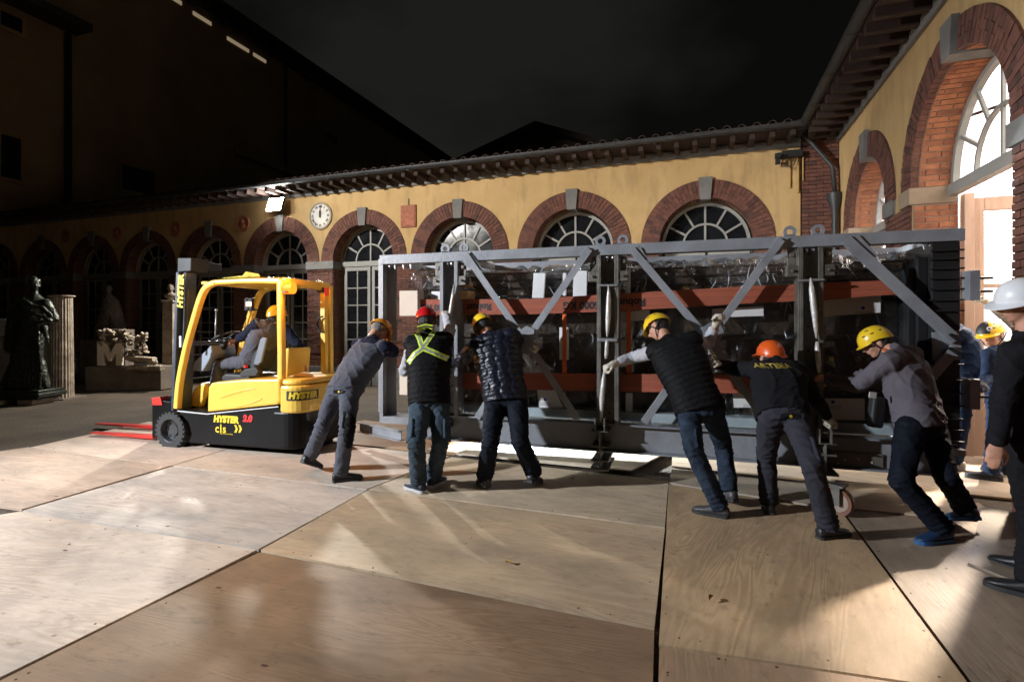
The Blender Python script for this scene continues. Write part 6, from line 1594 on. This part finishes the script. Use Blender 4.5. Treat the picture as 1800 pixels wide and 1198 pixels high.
def bvh_of(pr, nm):
    for ch in pr['t'].children:
        if ch.name.split('.')[0] == nm:
            L = pr['t'].location; BVH[pr['t'].name] = BVHTree.FromPolygons([tuple(v.co + L) for v in ch.data.vertices], [tuple(f.vertices) for f in ch.data.polygons])
bvh_of(p1, 'trousers'); pocket(p1, 601, 687, 5.3, .075, .020, dirn=(.3, .95, 0)); bvh_of(p5, 'trousers'); pocket(p5, 1396, 733, 3.9, .07, .022)
def knee_patch(pr, i, m=BLK, a0=-.15, a1=.16):
    h, k, a = pr['hips'][i], pr['kn'][i], pr['an'][i]; mb = MB(); fwd = unit((k - h.lerp(a, .5)) + Vector((0, .001, 0)))
    p, q = k.lerp(h, .26), k.lerp(a, .32); sx_ = Vector((.022, 0, 0)); mb.cone(p + fwd * .022 + sx_, k + fwd * .024 + sx_, .066, .066, 14); mb.cone(k + fwd * .024 + sx_, q + fwd * .018 + sx_, .066, .060, 14)
    remesh(mb, 'knee_patch', m, pr['t'], .012, 3, lambda P: folds(P, .005, .7, 3) + joint_folds(P, [(k, unit(a - h), .13, .007, 70)]))
knee_patch(p1, 1)
# cargo pocket for jeans
def thigh_pocket(pr, i, side, m):
    h, k = pr['hips'][i], pr['kn'][i]; d = unit(k - h); c = h.lerp(k, .72) + Vector(side) * .075; sd = unit(d.cross(Vector(side))); M = Matrix((sd, Vector(side).normalized(), d)).transposed()
    mb = MB().box(c, (.13, .03, .17), M).box(c - d * .085 + Vector(side) * .006, (.14, .034, .045), M); remesh(mb, 'cargo_pocket', m, pr['t'], .009, 3, lambda P: folds(P, .003, .5, 2))
thigh_pocket(p2, 0, (-.75, -.6, 0), DENIM); thigh_pocket(p2, 1, (.9, -.35, 0), DENIM); thigh_pocket(p1, 1, (.4, -.9, 0), GREYC); thigh_pocket(p4, 0, (-.5, -.8, 0), DDENIM); thigh_pocket(p5, 1, (.6, -.7, 0), DGREY)
# badge pouch hanging on man six
o = MB().box(at(1540, 724, 4.12), (.10, .08, .24), Matrix.Rotation(.12, 3, 'Y')).build('shoulder_bag', BLACK, None, bevel=.02); tag(o, 'small black bag hanging at the belly of the man in grey sweatshirt', 'bag')
MB().box(at(1534, 694, 4.035), (.055, .006, .045), Matrix.Rotation(.12, 3, 'Y')).build('pass_card', PAPER, o)
# sweatshirt waistband and orange collar, man 6
nb = MB(); nb.tube([p6['sc'].lerp(at(1568, 612, 4.27), .85) + Vector((.066 * math.cos(a), .066 * math.sin(a), .015 * math.sin(a))) for a in [2 * math.pi * k / 20 for k in range(20)]], .013, 8, closed=True)
wmesh(nb, 'orange_collar', mat('orange_cloth', (.35, .08, .02), .8), p6['t'])
# helmet decorations of man 8
(c0, r_, f_, u_, rx, ry, rz) = p8['H'][1]
cap = MB(); vs = []; n = 18; M_ = 9
for i in range(M_ + 1):
    for k in range(n + 1):
        el_ = .10 + (math.pi / 2 - .10) * i / M_; a = math.pi * .12 + (math.pi * 1.15) * k / n - math.pi * .5 - .35
        cc = math.cos(el_) ** .85; vs.append(c0 + r_ * (rx * 1.03 * cc * math.cos(a)) + f_ * (ry * 1.03 * cc * math.sin(a) - .008) + u_ * (rz * 1.03 * math.sin(el_)))
cap.add(vs, [(i * (n + 1) + k, i * (n + 1) + k + 1, (i + 1) * (n + 1) + k + 1, (i + 1) * (n + 1) + k) for i in range(M_) for k in range(n)])
wmesh(cap, 'black_helmet_cap', BLACK, p8['t'])
ed = unit(unit(Vector((0, 0, CH)) - c0) * .9 + u_ * .35 + f_ * .1); ep = c0 + Vector(ed) * .118
q_ = ed.to_track_quat('Z', 'Y').to_matrix()
wmesh(MB().sph(ep, (.024, .024, .006), 16, 8, q_), 'painted_eye', EYEW, p8['t']); wmesh(MB().sph(ep + ed * .004, (.010, .010, .006), 12, 8, q_), 'painted_pupil', BLACK, p8['t'])

# driver -----------------------------------------------------------------
def fpt(px, py, yl): x, z = FK.pix(px, py, yl); return FK.m @ Vector((x, yl, z))
def fk3(px, py, yl): p = fpt(px, py, yl); return p
fL = (fpt(382, 716, .42), fpt(362, 718, .42)); fR = (fpt(390, 714, .62), fpt(370, 716, .62))
dr = person('driver in grey work clothes and amber helmet twisting round on the forklift seat',
    dict(hipL=fpt(436, 636, .42), hipR=fpt(440, 634, .62), shL=fpt(452, 570, .34), shR=fpt(500, 578, .58), neck=fpt(480, 566, .50), head=fpt(487, 556, .50),
         footL=fL, footR=fR, kneeL=(386, 640), kneeR=(392, 636), elbowL=(430, 590), handL=fpt(414, 597, .46), elbowR=(524, 606), handR=fpt(533, 640, .62)),
    (-.2, .6, 0), GREYC, GREYC, hm=HO, seed=31, face=(.5, .9, -.1), group=None, sleeve_to=0, bulk=1.0, headup=(0, 0, 1))
sb = MB()
for i, (s_, e, w_) in enumerate(zip((fpt(452, 570, .34), fpt(500, 578, .58)), dr['el'], dr['wr'])): sb.cone(s_, e, .080, .064, 14); sb.cone(e, e.lerp(w_, .55 if i == 0 else .2), .064, .058, 14)
remesh(sb, 'navy_shirt', NAVY, dr['t'], .011, 3, lambda P: folds(P, .006, .7, 4)); knee_patch(dr, 0)

# ================================================================== sculpture fragments at the back left
BRONZE = mat('dark_bronze', (.045, .05, .04), .42, .6, bump=.35, scale=16, var=.4, var_scale=6)
MARB = mat('old_marble', (.42, .35, .26), .65, bump=.5, scale=14, c2=(.15, .11, .075), var_scale=5)
MARB2 = mat('dark_stone', (.13, .105, .08), .85, bump=.6, scale=9, var=.3)
Zs = 10.6
def sp(px, py, dz=0): return at(px, py, Zs + dz)
b0 = sp(48, 708); st_ = thing('bronze_statue', 'dark bronze statue of a draped man with bent arm standing on a low plinth', 'statue', loc=(b0.x, b0.y, 0))
mb = MB()
X = Vector((1, 0, 0)); Y = Vector((0, 1, 0))
mb.loft([(sp(45, 683), X * .30, Y * .22), (sp(46, 655), X * .29, Y * .23), (sp(48, 620), X * .27, Y * .22), (sp(50, 590), X * .27, Y * .21), (sp(52, 572), X * .25, Y * .2), (sp(54, 548), X * .27, Y * .19), (sp(56, 530), X * .27, Y * .17), (sp(58, 521), X * .16, Y * .12), (sp(59, 514), X * .07, Y * .07)], 22)
mb.cone(sp(36, 640), sp(14, 678), .17, .13); mb.cone(sp(52, 640), sp(50, 682), .15, .12); mb.cone(sp(66, 640), sp(82, 678), .14, .07)
mb.cone(sp(80, 534), sp(96, 560), .11, .085); mb.cone(sp(96, 560), sp(66, 570, -.2), .075, .05); mb.cone(sp(34, 534), sp(24, 570), .11, .12); mb.cone(sp(24, 570), sp(22, 610), .12, .14)
mb.cone(sp(78, 575), sp(84, 600), .06, .03)
add_head(mb, sp(61, 500), Vector((0, 0, 1)), Vector((.75, -.6, -.15)), sp(59, 518), 1.12)
mb.sph(sp(60, 494), (.10, .11, .085), 14, 10)
rq = random.Random(4)
for k in range(22): a = rq.uniform(0, 6.28); e = rq.uniform(.1, 1.3); mb.sph(sp(60, 495) + Vector((.095 * math.cos(a) * math.cos(e), .1 * math.sin(a) * math.cos(e), .095 * math.sin(e))), .024, 8, 6)
for k in range(9):       # falling drapery
    xx = 20 + k * 6.5; mb.tube([sp(44 + k * 3, 548 + 3 * k, -.19), sp(34 + k * 4.2, 600, -.24), sp(xx, 650, -.24), sp(xx - 3, 682, -.2)], [.02, .035, .035, .03], 8)
mb.tube([sp(40, 524, -.16), sp(56, 536, -.2), sp(76, 540, -.18), sp(92, 556, -.12)], .035, 8); mb.tube([sp(38, 534, -.16), sp(54, 550, -.22), sp(76, 556, -.18), sp(92, 566, -.1)], .035, 8)
remesh(mb, 'figure', BRONZE, st_, .017, 3, lambda P: folds(P, .010, .9, 3))
zp = sp(48, 683).z
wmesh(MB().box((b0.x, b0.y, zp - .03), (.98, .6, .06)).box((b0.x, b0.y, zp - .10), (1.05, .66, .08), top=(1.0, 1.0)).box((b0.x, b0.y, zp - .16), (.9, .55, .05)), 'plinth', BRONZE, st_, bevel=.01)
for k, dx in enumerate((-.42, .22)):
    h_ = zp - .19; o = MB().box((b0.x + dx, b0.y - .05, h_ / 2), (.3, .5, h_)).build('stone_block', MARB, None, bevel=.01); tag(o, ('squared pale stone block under the left part of the bronze statue', 'squared pale stone block under the right part of the bronze statue')[k], 'stone block')
fcz = 11.3; q = at(108, 600, fcz)
fc_ = thing('fluted_column', 'short pale fluted column drum standing behind the bronze statue', 'column', loc=(q.x, q.y, 0))
cm = MB(); rows = []; n = 96
zt_ = at(108, 519, fcz).z
for z, rr in ((0.02, .225), (.12, .215), (zt_ * .5, .205), (zt_ - .05, .19)):
    rows.append([(rr * (1 - .07 * abs(math.sin(12 * a))) * math.cos(a), rr * (1 - .07 * abs(math.sin(12 * a))) * math.sin(a), z) for a in [2 * math.pi * k / n for k in range(n)]])
cm.add([v for r__ in rows for v in r__], [(i * n + k, i * n + (k + 1) % n, (i + 1) * n + (k + 1) % n, (i + 1) * n + k) for i in range(3) for k in range(n)])
cm.build('shaft', MARB, fc_, smooth=30)
MB().lathe([(.001, zt_ - .049), (.2, zt_ - .049), (.235, zt_ - .02), (.235, zt_), (.001, zt_)], n=32).build('top_moulding', MARB, fc_, smooth=40)
MB().box((0, 0, .01), (.6, .6, .03)).build('base_slab', MARB2, fc_)
def slab(x0, y0, x1, y1, Z, dep, m, label, cat='slab', nm='stone_slab', rz=0):
    a, b_ = at(x0, y0, Z), at(x1, y1, Z); cx_, zz0, zz1 = (a.x + b_.x) / 2, max(0.0, min(a.z, b_.z)), max(a.z, b_.z)
    o = MB().box((0, 0, (zz1 - zz0) / 2), (abs(b_.x - a.x), dep, zz1 - zz0), jit=.01).build(nm, m, None, bevel=.01); o.location = (cx_, Z + dep / 2, zz0 + .002); o.rotation_euler = (0, 0, rz); tag(o, label, cat); return o
slab(76, 590, 104, 694, 11.15, .12, mat('pale_panel', (.33, .31, .27), .8, bump=.3, var=.2), 'pale plain panel leaning between statue and fluted column', 'panel', 'pale_board')
slab(-30, 592, 18, 705, 11.6, .6, mat('pale_panel', (0, 0, 0)), 'pale stone chest at the left edge behind the statue', 'stone block', 'stone_block')
slab(-30, 560, 12, 591, 11.6, .5, mat('white_slab', (.5, .48, .42), .8, bump=.3, var=.1), 'white slab lying on the pale chest at the left edge', 'slab')
# carved block with a big letter
Zm = 12.6
MBLK = slab(150, 645, 282, 686, Zm, 1.0, MARB2, 'long dark rough stone block lying below the carved letter relief', 'stone block', 'stone_block')
ml = thing('letter_relief', 'broken carved marble relief with a large letter M standing on the dark block', 'carved relief', loc=at(212, 645, Zm) * Vector((1, 1, 0)))
L0 = ml.location
def mp(px, py): p = at(px, py, Zm); return (p.x, p.z)
MB().prism([mp(171, 645), mp(172, 592), mp(180, 578), (mp(218, 578)[0], mp(218, 579)[1]), mp(217, 643)], Zm + .05, Zm + .35).build('slab', MARB2, ml)
for o in (ml.children[-1],): o.data.transform(Matrix.Translation(-L0))
mm = [(173, 642), (173, 600), (184, 600), (196, 620), (206, 603), (216, 603), (215, 642), (206, 642), (206, 620), (197, 634), (193, 634), (184, 618), (184, 642)]
o = MB().prism([mp(*p) for p in mm], Zm - .04, Zm + .045).build('letter_m', mat('pale_marble', (.62, .55, .44), .6, bump=.3, var=.12), ml); o.data.transform(Matrix.Translation(-L0))
rl = MB()
for k in range(110):
    a, b_ = rq.uniform(176, 258), rq.uniform(580, 606)
    if a > 222: b_ = rq.uniform(586, 622)
    c = at(a, b_, Zm + rq.uniform(-.03, .08)); rl.sph(c, (rq.uniform(.02, .08), rq.uniform(.04, .09), rq.uniform(.015, .045)), 8, 6, Matrix.Rotation(rq.uniform(0, 3), 3, 'Y'))
for k in range(14): c = at(228 + k * 3.6, 632 + k * .35, Zm - .1); rl.sph(c, (.035, .05, .05), 8, 6)
rl.loft([(at(222, 628, Zm - .05), (0, .1, 0), (0, 0, .06)), (at(272, 632, Zm - .05), (0, .1, 0), (0, 0, .06))], 10, 4); rl.loft([(at(224, 646, Zm - .12), (0, .1, 0), (0, 0, .05)), (at(286, 646, Zm - .12), (0, .1, 0), (0, 0, .07))], 10, 4)
o = remesh(rl, 'carved_ornament', MARB, ml, .014, 1, lambda P: folds(P, .012, .5, 3))
# plinth with a marble bust, and a pale seated figure in the dark
Zb_ = 13.4; pb = at(300, 620, Zb_)
ped = thing('bust_pedestal', 'tall pale pedestal standing beside the forklift mast', 'pedestal', loc=(pb.x, pb.y, 0)); hz = at(300, 528, Zb_).z
MB().b2((-.13, -.13, .002), (.13, .13, hz - .05)).b2((-.16, -.16, hz - .048), (.16, .16, hz)).b2((-.17, -.17, 0.001), (.17, .17, .15)).build('pillar', MARB, ped, bevel=.008)
bu = thing('marble_bust', 'small pale marble bust on the pedestal beside the forklift mast', 'bust', loc=(pb.x, pb.y, hz)); mb = MB()
add_head(mb, Vector((pb.x, pb.y, hz + .30)), Vector((0, 0, 1)), Vector((.5, -.8, 0)), Vector((pb.x, pb.y, hz + .16)), .95); mb.sph((pb.x, pb.y, hz + .12), (.17, .1, .09)); mb.cone((pb.x, pb.y, hz + .03), (pb.x, pb.y, hz + .12), .07, .06)
remesh(mb, 'head_and_chest', MARB, bu, .012, 2)
bu.location.z = hz; 
for ch in bu.children: pass
Zf_ = 14.6; pf = at(192, 600, Zf_); sg = thing('seated_figure', 'pale draped seated marble figure lost in the dark before the arches', 'statue', loc=(pf.x, pf.y, 0)); mb = MB()
g = lambda px, py, dz=0: at(px, py, Zf_ + dz)
mb.loft([(g(192, 600), X * .4, Y * .3), (g(194, 575), X * .38, Y * .3), (g(196, 550), X * .28, Y * .22), (g(194, 528), X * .22, Y * .15), (g(192, 518), X * .08, Y * .07)], 18); mb.cone(g(200, 560, -.1), g(208, 590, -.3), .14, .14)
add_head(mb, g(191, 508), Vector((0, 0, 1)), Vector((.3, -.9, -.1)), g(192, 518)); remesh(mb, 'figure', MARB2, sg, .02, 3, lambda P: folds(P, .012, 1, 5))
zz = g(192, 600).z; o = MB().box((0, 0, (zz + .05) / 2), (1.0, .8, zz + .05)).build('pedestal', MARB2, sg, bevel=.01)
# litter on the floor ------------------------------------------------------
LEAF = mat('dry_leaf', (.35, .22, .06), .8, var=.3)
rl_ = random.Random(9)
for (px, py, lab) in ((895, 990, 'small curled yellowish leaf on the plywood in front of the men'), (1006, 842, 'tiny scrap of dry twig and leaf below the bright sheet'), (1250, 1052, 'small dry leaf stalk on the large tan plywood sheet')):
    p = gp(px, py, .04); mb = MB(); n = 8; vs = []
    for k in range(n + 1):
        u_ = k / n; wv = .022 * math.sin(math.pi * u_) ** .8
        for s_ in (-1, 0, 1): vs.append((u_ * .055 - .027, s_ * wv * .6, .004 + .012 * abs(s_) + .010 * math.sin(3 * u_)))
    mb.add(vs, [(3 * k + j, 3 * k + j + 1, 3 * k + 4 + j, 3 * k + 3 + j) for k in range(n) for j in range(2)]); o = mb.build('dry_leaf', LEAF); o.location = (p.x, p.y, .034); o.rotation_euler = (0, 0, rl_.uniform(0, 6)); tag(o, lab, 'leaf')
